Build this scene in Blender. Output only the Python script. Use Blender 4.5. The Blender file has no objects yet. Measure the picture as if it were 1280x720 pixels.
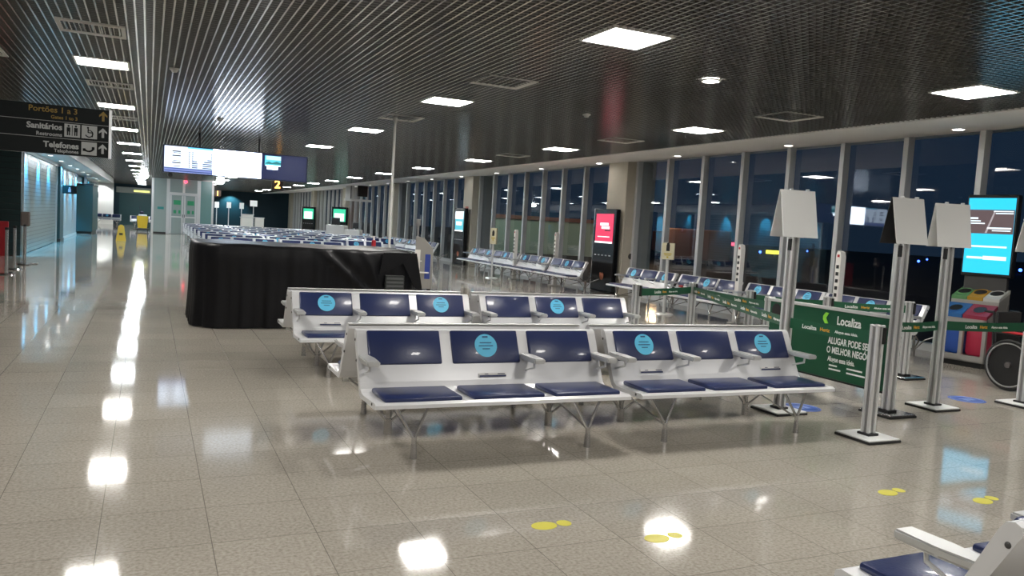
import bpy, bmesh, math, random
from mathutils import Vector, Matrix
random.seed(7)
PI = math.pi
S = bpy.context.scene
COL = S.collection

# ------------------------------------------------------------------ materials
MATS = {}
def mat(name, color=(.8, .8, .8), rough=.5, metal=0., emit=None, strength=1., spec=.5, noise=None, bump=None, coat=0., alpha=None):
    if name in MATS: return MATS[name]
    m = bpy.data.materials.new(name); m.use_nodes = True
    nt = m.node_tree; b = nt.nodes['Principled BSDF']
    b.inputs['Base Color'].default_value = (*color, 1)
    b.inputs['Roughness'].default_value = rough
    b.inputs['Metallic'].default_value = metal
    b.inputs['Specular IOR Level'].default_value = spec
    b.inputs['Coat Weight'].default_value = coat
    if emit:
        b.inputs['Emission Color'].default_value = (*emit, 1)
        b.inputs['Emission Strength'].default_value = strength
    if noise:                      # (scale, amount): mottled colour, fixed to the surface
        tc = nt.nodes.new('ShaderNodeTexCoord'); n = nt.nodes.new('ShaderNodeTexNoise')
        n.inputs['Scale'].default_value = noise[0]; n.inputs['Detail'].default_value = 4
        mx = nt.nodes.new('ShaderNodeMix'); mx.data_type = 'RGBA'
        a = noise[1]
        mx.inputs[6].default_value = (*[max(0, c * (1 - a)) for c in color], 1)
        mx.inputs[7].default_value = (*[min(1, c * (1 + a)) for c in color], 1)
        nt.links.new(tc.outputs['Object'], n.inputs['Vector'])
        nt.links.new(n.outputs['Fac'], mx.inputs[0]); nt.links.new(mx.outputs[2], b.inputs['Base Color'])
    if bump:
        tc = nt.nodes.new('ShaderNodeTexCoord'); n = nt.nodes.new('ShaderNodeTexNoise')
        n.inputs['Scale'].default_value = bump[0]; n.inputs['Detail'].default_value = 3
        bp = nt.nodes.new('ShaderNodeBump'); bp.inputs['Strength'].default_value = bump[1]; bp.inputs['Distance'].default_value = .01
        nt.links.new(tc.outputs['Object'], n.inputs['Vector'])
        nt.links.new(n.outputs['Fac'], bp.inputs['Height']); nt.links.new(bp.outputs['Normal'], b.inputs['Normal'])
    MATS[name] = m
    return m

def floor_material():
    m = bpy.data.materials.new('polished_granite'); m.use_nodes = True
    nt = m.node_tree; L = nt.links.new; N = nt.nodes.new
    b = nt.nodes['Principled BSDF']
    tc = N('ShaderNodeTexCoord')
    br = N('ShaderNodeTexBrick')
    br.offset = 0.0; br.squash = 1.0
    br.inputs['Scale'].default_value = 1.0
    br.inputs['Brick Width'].default_value = .5; br.inputs['Row Height'].default_value = .5
    br.inputs['Mortar Size'].default_value = .0022; br.inputs['Mortar Smooth'].default_value = .2
    br.inputs['Color1'].default_value = (.42, .42, .42, 1); br.inputs['Color2'].default_value = (.58, .58, .58, 1)
    br.inputs['Mortar'].default_value = (.0, .0, .0, 1)
    mp = N('ShaderNodeMapping'); mp.inputs['Location'].default_value = (.187, .02, 0)
    L(tc.outputs['Object'], mp.inputs['Vector']); L(mp.outputs['Vector'], br.inputs['Vector'])
    n1 = N('ShaderNodeTexNoise'); n1.inputs['Scale'].default_value = 55; n1.inputs['Detail'].default_value = 3
    n2 = N('ShaderNodeTexNoise'); n2.inputs['Scale'].default_value = 1.3; n2.inputs['Detail'].default_value = 4
    v = N('ShaderNodeTexVoronoi'); v.inputs['Scale'].default_value = 55
    for n in (n1, n2, v): L(tc.outputs['Object'], n.inputs['Vector'])
    r1 = N('ShaderNodeValToRGB')
    r1.color_ramp.elements[0].position = .30; r1.color_ramp.elements[0].color = (.33, .30, .25, 1)
    r1.color_ramp.elements[1].position = .66; r1.color_ramp.elements[1].color = (.49, .455, .395, 1)
    e = r1.color_ramp.elements.new(.48); e.color = (.42, .385, .33, 1)
    L(n1.outputs['Fac'], r1.inputs['Fac'])
    # small dark flecks
    r2 = N('ShaderNodeValToRGB')
    r2.color_ramp.elements[0].position = .06; r2.color_ramp.elements[0].color = (.45, .43, .41, 1)
    r2.color_ramp.elements[1].position = .14; r2.color_ramp.elements[1].color = (1, 1, 1, 1)
    L(v.outputs['Distance'], r2.inputs['Fac'])
    mu = N('ShaderNodeMix'); mu.data_type = 'RGBA'; mu.blend_type = 'MULTIPLY'; mu.inputs[0].default_value = .6
    L(r1.outputs['Color'], mu.inputs[6]); L(r2.outputs['Color'], mu.inputs[7])
    # large cloudy wear + per tile tone
    r3 = N('ShaderNodeMapRange'); r3.inputs['To Min'].default_value = .86; r3.inputs['To Max'].default_value = 1.12
    L(n2.outputs['Fac'], r3.inputs['Value'])
    m2 = N('ShaderNodeMix'); m2.data_type = 'RGBA'; m2.blend_type = 'MULTIPLY'; m2.inputs[0].default_value = 1
    L(mu.outputs[2], m2.inputs[6]); L(r3.outputs['Result'], m2.inputs[7])
    r4 = N('ShaderNodeMapRange'); r4.inputs['From Min'].default_value = .42; r4.inputs['From Max'].default_value = .58
    r4.inputs['To Min'].default_value = .96; r4.inputs['To Max'].default_value = 1.04
    L(br.outputs['Color'], r4.inputs['Value'])
    m3 = N('ShaderNodeMix'); m3.data_type = 'RGBA'; m3.blend_type = 'MULTIPLY'; m3.inputs[0].default_value = 1
    L(m2.outputs[2], m3.inputs[6]); L(r4.outputs['Result'], m3.inputs[7])
    m4 = N('ShaderNodeMix'); m4.data_type = 'RGBA'
    m4.inputs[7].default_value = (.20, .185, .16, 1)
    L(br.outputs['Fac'], m4.inputs[0]); L(m3.outputs[2], m4.inputs[6])
    L(m4.outputs[2], b.inputs['Base Color'])
    rr = N('ShaderNodeMapRange'); rr.inputs['To Min'].default_value = .035; rr.inputs['To Max'].default_value = .09
    L(n2.outputs['Fac'], rr.inputs['Value']); L(rr.outputs['Result'], b.inputs['Roughness'])
    b.inputs['Specular IOR Level'].default_value = .5
    return m

def glass_material():
    m = bpy.data.materials.new('window_glass'); m.use_nodes = True
    nt = m.node_tree; nt.nodes.clear(); N = nt.nodes.new; L = nt.links.new
    out = N('ShaderNodeOutputMaterial'); tr = N('ShaderNodeBsdfTransparent'); gl = N('ShaderNodeBsdfGlossy')
    tr.inputs['Color'].default_value = (.62, .70, .78, 1); gl.inputs['Roughness'].default_value = .02
    fr = N('ShaderNodeFresnel'); fr.inputs['IOR'].default_value = 1.55
    mx = N('ShaderNodeMixShader')
    mu = N('ShaderNodeMath'); mu.operation = 'MULTIPLY_ADD'; mu.inputs[1].default_value = .17; mu.inputs[2].default_value = .0
    L(fr.outputs[0], mu.inputs[0]); L(mu.outputs[0], mx.inputs[0]); L(tr.outputs[0], mx.inputs[1]); L(gl.outputs[0], mx.inputs[2])
    L(mx.outputs[0], out.inputs['Surface'])
    return m

def stripe_material(name, c1, c2, period, axis='Z', rough=.4, metal=.3, width=.15):
    m = bpy.data.materials.new(name); m.use_nodes = True
    nt = m.node_tree; N = nt.nodes.new; L = nt.links.new; b = nt.nodes['Principled BSDF']
    tc = N('ShaderNodeTexCoord'); sp = N('ShaderNodeSeparateXYZ'); L(tc.outputs['Object'], sp.inputs[0])
    d = N('ShaderNodeMath'); d.operation = 'DIVIDE'; d.inputs[1].default_value = period; L(sp.outputs[axis], d.inputs[0])
    f = N('ShaderNodeMath'); f.operation = 'FRACT'; L(d.outputs[0], f.inputs[0])
    g = N('ShaderNodeMath'); g.operation = 'LESS_THAN'; g.inputs[1].default_value = width; L(f.outputs[0], g.inputs[0])
    mx = N('ShaderNodeMix'); mx.data_type = 'RGBA'; mx.inputs[6].default_value = (*c1, 1); mx.inputs[7].default_value = (*c2, 1)
    L(g.outputs[0], mx.inputs[0]); L(mx.outputs[2], b.inputs['Base Color'])
    bp = N('ShaderNodeBump'); bp.inputs['Strength'].default_value = .6; bp.inputs['Distance'].default_value = .02
    L(f.outputs[0], bp.inputs['Height']); L(bp.outputs['Normal'], b.inputs['Normal'])
    b.inputs['Roughness'].default_value = rough; b.inputs['Metallic'].default_value = metal
    return m

M_FLOOR = floor_material()
M_GLASS = glass_material()
M_GRID = mat('ceiling_grid_metal', (.42, .41, .385), .18, .72)
M_VOID = mat('dark_plenum', (.13, .125, .115), .9)
M_WHITE = mat('white_paint', (.78, .77, .74), .6)
M_SOFFIT = mat('soffit_plaster', (.90, .89, .87), .7)
M_WALL = mat('grey_wall', (.42, .43, .43), .6)
M_SHELL = mat('pale_grey_powder_coat', (.74, .745, .755), .32, .12, noise=(6, .04))
M_NAVY = mat('navy_vinyl', (.017, .029, .105), .32, bump=(60, .10), coat=.2)
M_STICK = mat('light_blue_sticker', (.12, .58, .86), .5)
M_STICKTXT = mat('dark_sticker_print', (.02, .09, .22), .5)
M_ALU = mat('brushed_aluminium', (.74, .75, .75), .30, .45, noise=(25, .05))
M_ALULT = mat('satin_aluminium', (.66, .67, .67), .42, .6)
M_CHROME = mat('polished_steel', (.72, .72, .72), .16, 1.)
M_LEG = mat('leg_steel', (.58, .57, .56), .24, .85)
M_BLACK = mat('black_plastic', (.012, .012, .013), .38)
M_RUBBER = mat('black_rubber', (.02, .02, .02), .7)
M_GREEN = mat('dark_green_webbing', (.006, .085, .038), .55)
M_BANNER = mat('green_banner_vinyl', (.003, .075, .032), .38, noise=(1.5, .25))
M_TXTW = mat('white_print', (.85, .86, .84), .5)
M_TXTO = mat('orange_print', (.85, .42, .04), .5)
M_LIME = mat('lime_print', (.28, .72, .05), .5)
M_CARD = mat('white_card', (.86, .87, .86), .45)
M_DRAPE = mat('black_satin_cloth', (.0035, .0035, .005), .44, bump=(14, .3), spec=.28)
M_CONC = mat('beige_concrete', (.56, .52, .44), .75, noise=(3, .10), bump=(30, .2))
M_MULL = mat('mullion_aluminium', (.62, .64, .65), .45, .3)
M_DARKTILE = stripe_material('dark_teal_slats', (.016, .040, .042), (.008, .016, .018), .16, 'Z', .35, .1, .10)
M_SHUTTER = stripe_material('roller_shutter_steel', (.34, .42, .44), (.14, .19, .21), .12, 'Z', .28, .55, .16)
M_PANEL = mat('pale_grey_panel', (.42, .46, .47), .35, .2)
M_TEAL = mat('dark_teal_panel', (.02, .075, .085), .4)
M_NAVYWALL = mat('deep_blue_wall', (.008, .035, .055), .6)
M_LAMP = mat('lamp_diffuser', (.9, .9, .9), .5, emit=(1., .965, .91), strength=38)
M_DOWN = mat('downlight_diffuser', (.9, .9, .9), .5, emit=(1., .97, .92), strength=26)
M_YELLOW = mat('yellow_plastic', (.84, .56, .03), .4)
M_YDECAL = mat('yellow_floor_vinyl', (.72, .66, .06), .35)
M_BDECAL = mat('blue_floor_vinyl', (.04, .10, .42), .35)
M_RED = mat('red_plastic', (.45, .02, .03), .4)
M_SIGN = mat('sign_black', (.008, .011, .012), .6, spec=.2)
M_SIGNY = mat('sign_yellow_print', (.26, .165, .012), .5)
M_SIGNW = mat('sign_white_print', (.42, .44, .44), .5)
M_ASPHALT = mat('apron_asphalt', (.02, .021, .024), .9)

# ------------------------------------------------------------------ mesh helpers
class MB:
    def __init__(s): s.bm = bmesh.new(); s.mi = 0
    def _tag(s, faces):
        for f in faces: f.material_index = s.mi
    def box(s, c, d, rz=0, bev=0, M=None):
        n0 = len(s.bm.faces)
        r = bmesh.ops.create_cube(s.bm, size=1)
        vs = r['verts']
        T = Matrix.Translation(c) @ Matrix.Rotation(rz, 4, 'Z') @ Matrix.Diagonal((*d, 1))
        if M is not None: T = Matrix.Translation(c) @ M.to_4x4() @ Matrix.Diagonal((*d, 1))
        bmesh.ops.transform(s.bm, matrix=T, verts=vs)
        fs = list({f for v in vs for f in v.link_faces}); s._tag(fs)
        if bev:
            es = list({e for v in vs for e in v.link_edges})
            r = bmesh.ops.bevel(s.bm, geom=es, offset=bev, segments=2, affect='EDGES', profile=.5)
            s._tag(r['faces'])
        return s
    def span(s, a, b, bev=0):
        a = Vector(a); b = Vector(b)
        return s.box((a + b) / 2, [abs(x) for x in (b - a)], 0, bev)
    def tube(s, p, q, r, r2=None, n=12):
        p = Vector(p); q = Vector(q); d = q - p
        if d.length < 1e-6: return s
        rr = bmesh.ops.create_cone(s.bm, cap_ends=True, segments=n, radius1=r, radius2=r if r2 is None else r2, depth=d.length)
        vs = rr['verts']
        M = Matrix.Translation((p + q) / 2) @ d.to_track_quat('Z', 'Y').to_matrix().to_4x4()
        bmesh.ops.transform(s.bm, matrix=M, verts=vs)
        s._tag(list({f for v in vs for f in v.link_faces})); return s
    def path(s, pts, r, n=8):
        for a, b in zip(pts, pts[1:]): s.tube(a, b, r, n=n)
        for a in pts[1:-1]: s.ball(a, r * 1.02)
        return s
    def ball(s, c, r, sc=(1, 1, 1), n=12):
        rr = bmesh.ops.create_uvsphere(s.bm, u_segments=n, v_segments=max(6, n // 2), radius=r)
        vs = rr['verts']
        bmesh.ops.transform(s.bm, matrix=Matrix.Translation(c) @ Matrix.Diagonal((*sc, 1)), verts=vs)
        s._tag(list({f for v in vs for f in v.link_faces})); return s
    def prism(s, poly, axis, a, b):
        """2-D outline extruded along an axis from a to b"""
        def P(u, v, w):
            return {'X': (w, u, v), 'Y': (u, w, v), 'Z': (u, v, w)}[axis]
        A = [s.bm.verts.new(P(u, v, a)) for u, v in poly]; B = [s.bm.verts.new(P(u, v, b)) for u, v in poly]
        fs = [s.bm.faces.new(A), s.bm.faces.new(B[::-1])]
        n = len(poly)
        for i in range(n): fs.append(s.bm.faces.new((A[i], B[i], B[(i + 1) % n], A[(i + 1) % n])))
        s._tag(fs); return s
    def quad(s, *p):
        f = s.bm.faces.new([s.bm.verts.new(x) for x in p]); s._tag([f]); return s
    def torus(s, c, R, r, n=40, k=10, axis='X'):
        vs = []
        for i in range(n):
            a = 2 * PI * i / n; row = []
            for j in range(k):
                b = 2 * PI * j / k; q = R + r * math.cos(b); h = r * math.sin(b)
                p = {'X': (h, q * math.cos(a), q * math.sin(a)), 'Z': (q * math.cos(a), q * math.sin(a), h), 'Y': (q * math.cos(a), h, q * math.sin(a))}[axis]
                row.append(s.bm.verts.new(Vector(p) + Vector(c)))
            vs.append(row)
        fs = []
        for i in range(n):
            for j in range(k):
                fs.append(s.bm.faces.new((vs[i][j], vs[(i + 1) % n][j], vs[(i + 1) % n][(j + 1) % k], vs[i][(j + 1) % k])))
        s._tag(fs); return s
    def mesh(s, name, mats, smooth=False, M=None):
        if M is not None: bmesh.ops.transform(s.bm, matrix=M, verts=s.bm.verts)
        bmesh.ops.recalc_face_normals(s.bm, faces=s.bm.faces)
        me = bpy.data.meshes.new(name); s.bm.to_mesh(me); s.bm.free()
        for m in (mats if isinstance(mats, (list, tuple)) else [mats]): me.materials.append(m)
        if smooth:
            for p in me.polygons: p.use_smooth = True
            try: me.set_sharp_from_angle(angle=math.radians(40))
            except Exception: pass
        return me

def inst(name, me, parent=None, loc=(0, 0, 0), rz=0, rot=None):
    o = bpy.data.objects.new(name, me); COL.objects.link(o)
    o.location = loc; o.rotation_euler = rot if rot else (0, 0, rz)
    if parent: o.parent = parent
    return o
def tag(o, label, cat, group=None, kind=None):
    o['label'] = label; o['category'] = cat
    if group: o['group'] = group
    if kind: o['kind'] = kind
    return o
def thing(name, label, cat, loc=(0, 0, 0), rz=0, group=None):
    o = bpy.data.objects.new(name, None); COL.objects.link(o)
    o.empty_display_size = .1; o.location = loc; o.rotation_euler = (0, 0, rz)
    return tag(o, label, cat, group)
def struct(name, me, parent=None, loc=(0, 0, 0), rz=0):
    o = inst(name, me, parent, loc, rz)
    if not parent: o['kind'] = 'structure'
    return o
def part(name, mb, m, parent, smooth=False, loc=(0, 0, 0), rz=0, label=None):
    o = inst(name, mb.mesh(name, m, smooth), parent, loc, rz)
    if label: o['label'] = label
    return o

_T = {}
def text_mesh(s, size, m, align='LEFT', weight=0., depth=.0015, sx=1.):
    k = (s, size, m.name, align, weight, sx)
    if k in _T: return _T[k]
    c = bpy.data.curves.new('lettering', 'FONT'); c.body = s; c.size = size; c.align_x = align; c.align_y = 'CENTER'
    c.extrude = depth / 2; c.offset = weight; c.resolution_u = 3
    o = bpy.data.objects.new('lettering', c); COL.objects.link(o)
    bpy.context.view_layer.update()
    me = bpy.data.meshes.new_from_object(o.evaluated_get(bpy.context.evaluated_depsgraph_get()))
    bpy.data.objects.remove(o); bpy.data.curves.remove(c)
    if sx != 1.: me.transform(Matrix.Diagonal((sx, 1, 1, 1)))
    me.materials.clear(); me.materials.append(m); me.name = 'lettering'
    _T[k] = me
    return me
def ORI(facing):
    """euler turning an XY text plane (x right, y up) to stand upright, read by someone the face looks at; facing = angle of the face normal in plan"""
    return (PI / 2, 0, facing + PI / 2)
def write(s, size, m, parent, loc, facing, align='LEFT', weight=0., sx=1.):
    return inst('lettering', text_mesh(s, size, m, align, weight, sx=sx), parent, loc, rot=ORI(facing))
def ordn(i): return ['first', 'second', 'third', 'fourth', 'fifth', 'sixth', 'seventh', 'eighth', 'ninth', 'tenth', 'eleventh', 'twelfth', 'thirteenth', 'fourteenth', 'fifteenth', 'sixteenth'][i]

# ------------------------------------------------------------------ camera (one ordinary lens)
cam_d = bpy.data.cameras.new('camera'); cam = bpy.data.objects.new('camera', cam_d); COL.objects.link(cam)
p_, y_, r_ = -.0749869510, .429035426, .0600995395
F = Vector((math.sin(y_) * math.cos(p_), math.cos(y_) * math.cos(p_), math.sin(p_)))
rt = Vector((math.cos(y_), -math.sin(y_), 0)); up = rt.cross(F)
Rv = math.cos(r_) * rt + math.sin(r_) * up; Uv = -math.sin(r_) * rt + math.cos(r_) * up
cm = Matrix((Rv, Uv, -F)).transposed().to_4x4(); cm.translation = (0, 0, 1.6)
cam.matrix_world = cm
cam_d.sensor_width = 36; cam_d.lens = 1000 / 1280 * 36; cam_d.clip_end = 2000; cam_d.clip_start = .05
S.camera = cam

# ------------------------------------------------------------------ setting
ZC = 3.35; XE = 9.28; XG = 11.75; XM = 11.6
X0, Y0, Y1 = -8., -9., 76.
struct('floor', MB().span((X0, Y0, -.2), (XG + .2, Y1, 0)).mesh('floor', M_FLOOR))
# open-cell ceiling: blades both ways
g = MB()
x = X0
while x < XE:
    g.span((x - .008, -1.5, ZC), (x + .008, Y1, ZC + .045)); x += .08
y = -1.5
while y < Y1:
    g.span((X0, y - .005, ZC + .001), (XE, y + .005, ZC + .045)); y += .08 if y < 45 else .16
struct('ceiling', g.mesh('ceiling', M_GRID))
struct('ceiling.001', MB().span((X0, Y0, ZC + .5), (XE + .1, Y1, ZC + .6)).mesh('ceiling_slab', M_VOID))
struct('ceiling.002', MB().span((X0, Y0, ZC), (XE, -1.5, ZC + .05)).mesh('ceiling_rear', M_VOID))
# plaster band above the windows
struct('trim_1', MB().prism([(XE, ZC - .01), (XE + .02, ZC - .015), (12.3, ZC + .225), (12.3, ZC + .34), (XE, ZC + .34)], 'Y', Y0, Y1).mesh('soffit', M_SOFFIT))
struct('wall_rear', MB().span((X0, Y0 - .2, 0), (XG + .5, Y0, 4)).mesh('wall_rear', M_WALL))
struct('wall_left', MB().span((X0 - .2, Y0, 0), (X0, 26, 4)).mesh('wall_left', M_WALL))
struct('wall_far', MB().span((X0, Y1, 0), (XG + .5, Y1 + .2, 4)).mesh('wall_far', M_NAVYWALL))
# columns + windows
colY = [-4., 7. - .9 - .9, 18., 29., 40., 51., 62., 73.]
colY = [-5., 5.6] + [18. + 11 * k for k in range(0, 6)]
for k, cy in enumerate(colY):
    b = MB().span((11.35, cy, 0), (12.25, cy + .95, 3.6), bev=.02)
    struct('column' if k == 0 else 'column.%03d' % k, b.mesh('column', M_CONC))
mull = MB().span((XM, -.05, .06), (XM + .15, .05, 3.58), bev=.006).mesh('mullion', M_MULL, False)
for k in range(len(colY)):
    a = colY[k] + .95; b_ = colY[k + 1] if k + 1 < len(colY) else Y1
    w = bpy.data.objects.new('window_%d' % (k + 1), None); COL.objects.link(w); w['kind'] = 'structure'
    w.location = (XG, a, 0)
    n = max(1, round((b_ - a) / 1.37))
    def loc(yv): return (0, yv - a, 0)
    for i in range(n):
        o = inst('mullion', mull, w, (-XG, b_ - .07 - i * 1.365 - a if n > 2 else (i * 1.3), 0))
    inst('pane', MB().quad((0, 0, 0.06), (0, b_ - a, 0.06), (0, b_ - a, 3.58), (0, 0, 3.58)).mesh('pane', M_GLASS), w)
    inst('window_frame', MB().span((-.12, 0, 0), (.08, b_ - a, .12)).span((-.05, 0, 3.53), (.08, b_ - a, 3.60)).mesh('window_frame', M_MULL), w)

# left side: closed shops
struct('wall_left.001', MB().span((X0, 26, 0), (-3.25, 26.3, 2.88)).mesh('wall_shop_end', M_DARKTILE))
struct('trim_2', MB().span((X0, 25.9, 2.88), (-3.2, 26.3, 3.0)).mesh('bulkhead', M_WHITE))
struct('wall_left.002', MB().span((-3.75, 26.3, 0), (-3.45, 62, 3.35)).mesh('wall_shops', M_PANEL))
struct('trim_3', MB().span((-3.6, 26, 3.0), (-2.3, 62, 3.05)).span((-2.32, 26, 3.0), (-2.28, 62, ZC)).mesh('soffit_left', M_WHITE))
def shop(name, label, cat, y0, y1, x, m, frame=.1):
    t = thing(name, label, cat, (x, (y0 + y1) / 2, 0))
    h = (y1 - y0) / 2
    part('curtain', MB().span((-.03, -h, .02), (.03, h, 2.95)), m, t)
    part('frame', MB().span((-.05, -h - .06, 0), (.08, -h, 3.0)).span((-.05, h, 0), (.08, h + .06, 3.0)).span((-.05, -h, 2.9), (.1, h, 3.0)), M_ALU, t)
    return t
shop('roller_shutter', 'closed slatted shop shutter washed in cyan light on the left wall', 'shutter', 26.4, 35.3, -3.3, M_SHUTTER)
t = thing('pillar_cladding', 'narrow dark teal pillar beside the cyan lit shutter', 'pillar', (-3.25, 36.2, 0))
part('body', MB().span((-.2, -.7, .12), (.12, .7, 2.9), .02), M_TEAL, t); part('plinth', MB().span((-.2, -.72, 0), (.14, .72, .12)), M_BLACK, t)
t = thing('shop_partition', 'pale grey panelled shop partition between two dark pillars', 'partition', (-3.3, 41, 0))
for k in range(3):
    part('panel', MB().span((-.05, -3.9 + k * 2.65, .1), (.03, -3.9 + k * 2.65 + 2.58, 2.95), .01), M_PANEL, t)
part('rail', MB().span((-.04, -4, 0), (.05, 4, .1)), M_ALU, t)
t = thing('vending_booth', 'dark teal booth standing out from the left wall', 'booth', (-3.15, 48, 0))
part('body', MB().span((-.28, -2.2, .12), (.55, 2.2, 2.45), .03), M_TEAL, t); part('plinth', MB().span((-.26, -2.1, 0), (.5, 2.1, .12)), M_BLACK, t)
part('cornice', MB().span((-.29, -2.25, 2.45), (.58, 2.25, 2.52)), M_BLACK, t)
shop('shop_front', 'glazed shop front at the far end of the left wall', 'shop front', 51, 61.5, -3.3, mat('dim_shop_glass', (.10, .20, .22), .12, .2))
for k, (yy, lab) in enumerate([(35.9, 'small dark pictogram sign hung by the cyan lit shutter'), (50.6, 'small dark pictogram sign hung beyond the teal booth')]):
    t = thing('blade_sign', lab, 'sign', (-2.85, yy, 2.05))
    part('board', MB().span((-.25, -.03, -.16), (.25, .03, .16), .01), M_SIGN, t)
    part('bracket', MB().span((-.45, -.02, .1), (-.25, .02, .14)), M_ALU, t)
    part('pictogram', MB().ball((0, -.035, .06), .035, (1, .15, 1)).span((-.05, -.036, -.1), (.05, -.031, .02)), mat('pinkish_print', (.5, .3, .35), .5), t)
# far left end: white wall and seats
struct('wall_left.003', MB().span((-4.2, 70, 0), (-2.55, 70.2, 3.35)).mesh('white_end_wall', M_WHITE))

# ------------------------------------------------------------------ ceiling lights
dn = MB().span((-.29, -.29, 0), (.29, .29, .012)).mesh('diffuser', M_LAMP)
dn2 = MB().span((-.29, -.29, 0), (.29, .29, .012)).mesh('diffuser', mat('cool_lamp_diffuser', (.9, .9, .9), .5, emit=(.90, .97, 1.), strength=38))
fr = MB().span((-.31, -.31, -.006), (.31, -.285, .06)).span((-.31, .285, -.006), (.31, .31, .06)).span((-.31, -.285, -.006), (-.285, .285, .06)).span((.285, -.285, -.006), (.31, .285, .06)).mesh('frame', M_WHITE)
cols = [(-.58, 11.5, 'left'), (3.86, 6.3, 'middle'), (8.05, 5.97, 'right')]
for X, ys, nm in cols:
    for k in range(14):
        yy = ys + 4.77 * k
        if yy > Y1 - 2: break
        t = thing('ceiling_light', 'lit square ceiling panel, %s from the camera in the %s row of panels' % (ordn(k), nm), 'ceiling light', (X, yy, ZC), 0, 'lit ceiling panels of the %s row' % nm)
        inst('diffuser', dn if yy < 24 else dn2, t, (0, 0, -.002)); inst('frame', fr, t)
def area(name, loc, size, power, color=(1, .965, .91), rot=(0, 0, 0)):
    d = bpy.data.lights.new(name, 'AREA'); d.size = size; d.energy = power; d.color = color
    o = bpy.data.objects.new(name, d); COL.objects.link(o); o.location = loc; o.rotation_euler = rot
    return o
PW = 38 * PI * .58 * .58
for X, ys in ((-.58, 6.73), (-.58, 1.96), (3.86, 1.53), (8.05, 1.2), (-.58, -2.8), (3.86, -3.2), (8.05, -3.6)):
    area('ceiling_lamp', (X, ys, ZC - .01), .58, PW)
dl = MB().tube((0, 0, 0), (0, 0, .015), .085, n=24).mesh('lens', M_DOWN)
dr = MB().torus((0, 0, 0), .095, .012, 28, 6, 'Z').mesh('trim_ring', M_WHITE)
def downlight(loc, label, s=1., group=None):
    t = thing('downlight', label, 'downlight', loc, 0, group)
    inst('lens', dl, t).scale = (s, s, 1); inst('trim_ring', dr, t).scale = (s, s, 1)
downlight((5.57, 7.27, ZC - .015), 'round lit downlight alone in the dark ceiling grid', 1.0)
k = 0
yy = 8.3
while yy < 70:
    downlight((10.95, yy, ZC + .112), 'small round downlight in the white band above the windows, %s from the camera' % (ordn(k) if k < 16 else 'last'), .9, 'downlights in the band above the windows')
    yy += 3.5; k += 1
for k in range(9):
    downlight((-2.85, 29 + k * 3.4, 2.99), 'small downlight under the left white soffit, %s from the camera' % ordn(k), .8, 'downlights under the left soffit')
# vents
vt = MB()
for s in (0, 1, 2):
    a = .31 - s * .08; b = a - .05; z = .005 + s * .02
    vt.prism([(-a, -.008), (-b, z + .02), (b, z + .02), (a, -.008), (a, 0.0), (b, z + .03), (-b, z + .03), (-a, 0.0)], 'Y', -a, a)
vent_cone = MB()
for sx, sy in ((-1, 0), (1, 0), (0, -1), (0, 1)):
    o_, i_ = .32, .17
    if sx: P4 = [(sx * o_, -o_, -.012), (sx * o_, o_, -.012), (sx * i_, i_, .055), (sx * i_, -i_, .055)]
    else: P4 = [(-o_, sy * o_, -.012), (o_, sy * o_, -.012), (i_, sy * i_, .055), (-i_, sy * i_, .055)]
    va = [vent_cone.bm.verts.new(q) for q in P4]; vb = [vent_cone.bm.verts.new((q[0], q[1], q[2] + .012)) for q in P4]
    vent_cone.bm.faces.new(va); vent_cone.bm.faces.new(vb[::-1])
    for i in range(4): vent_cone.bm.faces.new((va[i], vb[i], vb[(i + 1) % 4], va[(i + 1) % 4]))
vcone = vent_cone.mesh('cone', mat('vent_paint', (.62, .61, .57), .5))
vback = MB().span((-.29, -.29, .056), (.29, .29, .075)).mesh('duct', mat('duct_black', (.006, .006, .006), .9))
vs = MB().span((-.31, -.31, -.006), (.31, -.22, .02)).span((-.31, .22, -.006), (.31, .31, .02)).span((-.31, -.22, -.006), (-.27, .22, .02)).span((.27, -.22, -.006), (.31, .22, .02))
for i in range(12): vs.box((-.24 + i * .044, 0, .02), (.008, .44, .04))
vslot = vs.mesh('slots', MATS['vent_paint'])
for X, Y, kind, lab in [(-.57, 9.33, 1, 'slotted air vent nearest the camera in the left ceiling row'), (-.57, 13.45, 1, 'slotted air vent between the first two lit left panels'),
                  (3.86, 9.05, 0, 'square air diffuser between the first two lit middle panels'), (3.86, 13.4, 0, 'square air diffuser beside the tall white pole top'),
                  (7.97, 8.63, 0, 'square air diffuser between the first two lit right panels'), (8.0, 13.0, 0, 'second square air diffuser of the right ceiling row'), (8.0, 17.9, 0, 'third square air diffuser of the right ceiling row'),
                  (-.57, 18.4, 1, 'third slotted air vent of the left ceiling row'), (-1.95, 11.6, 1, 'slotted air vent above the hanging black sign')]:
    t = thing('air_vent', lab, 'air vent', (X, Y, ZC), 0, 'ceiling air vents')
    inst('grille', vslot if kind else vcone, t); inst('duct', vback, t)
for X, Y, lab in [(.25, 11.2, 'small white smoke detector left of the blue ceiling glow'), (5.9, 10.6, 'small smoke detector in the ceiling beyond the round downlight'), (1.2, 16.6, 'small smoke detector above the flight screens')]:
    t = thing('smoke_detector', lab, 'smoke detector', (X, Y, ZC))
    part('base', MB().tube((0, 0, -.015), (0, 0, .01), .06, n=20), M_WHITE, t, True); part('sensor', MB().tube((0, 0, -.045), (0, 0, -.015), .03, .045, 16), M_WHITE, t, True)

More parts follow.
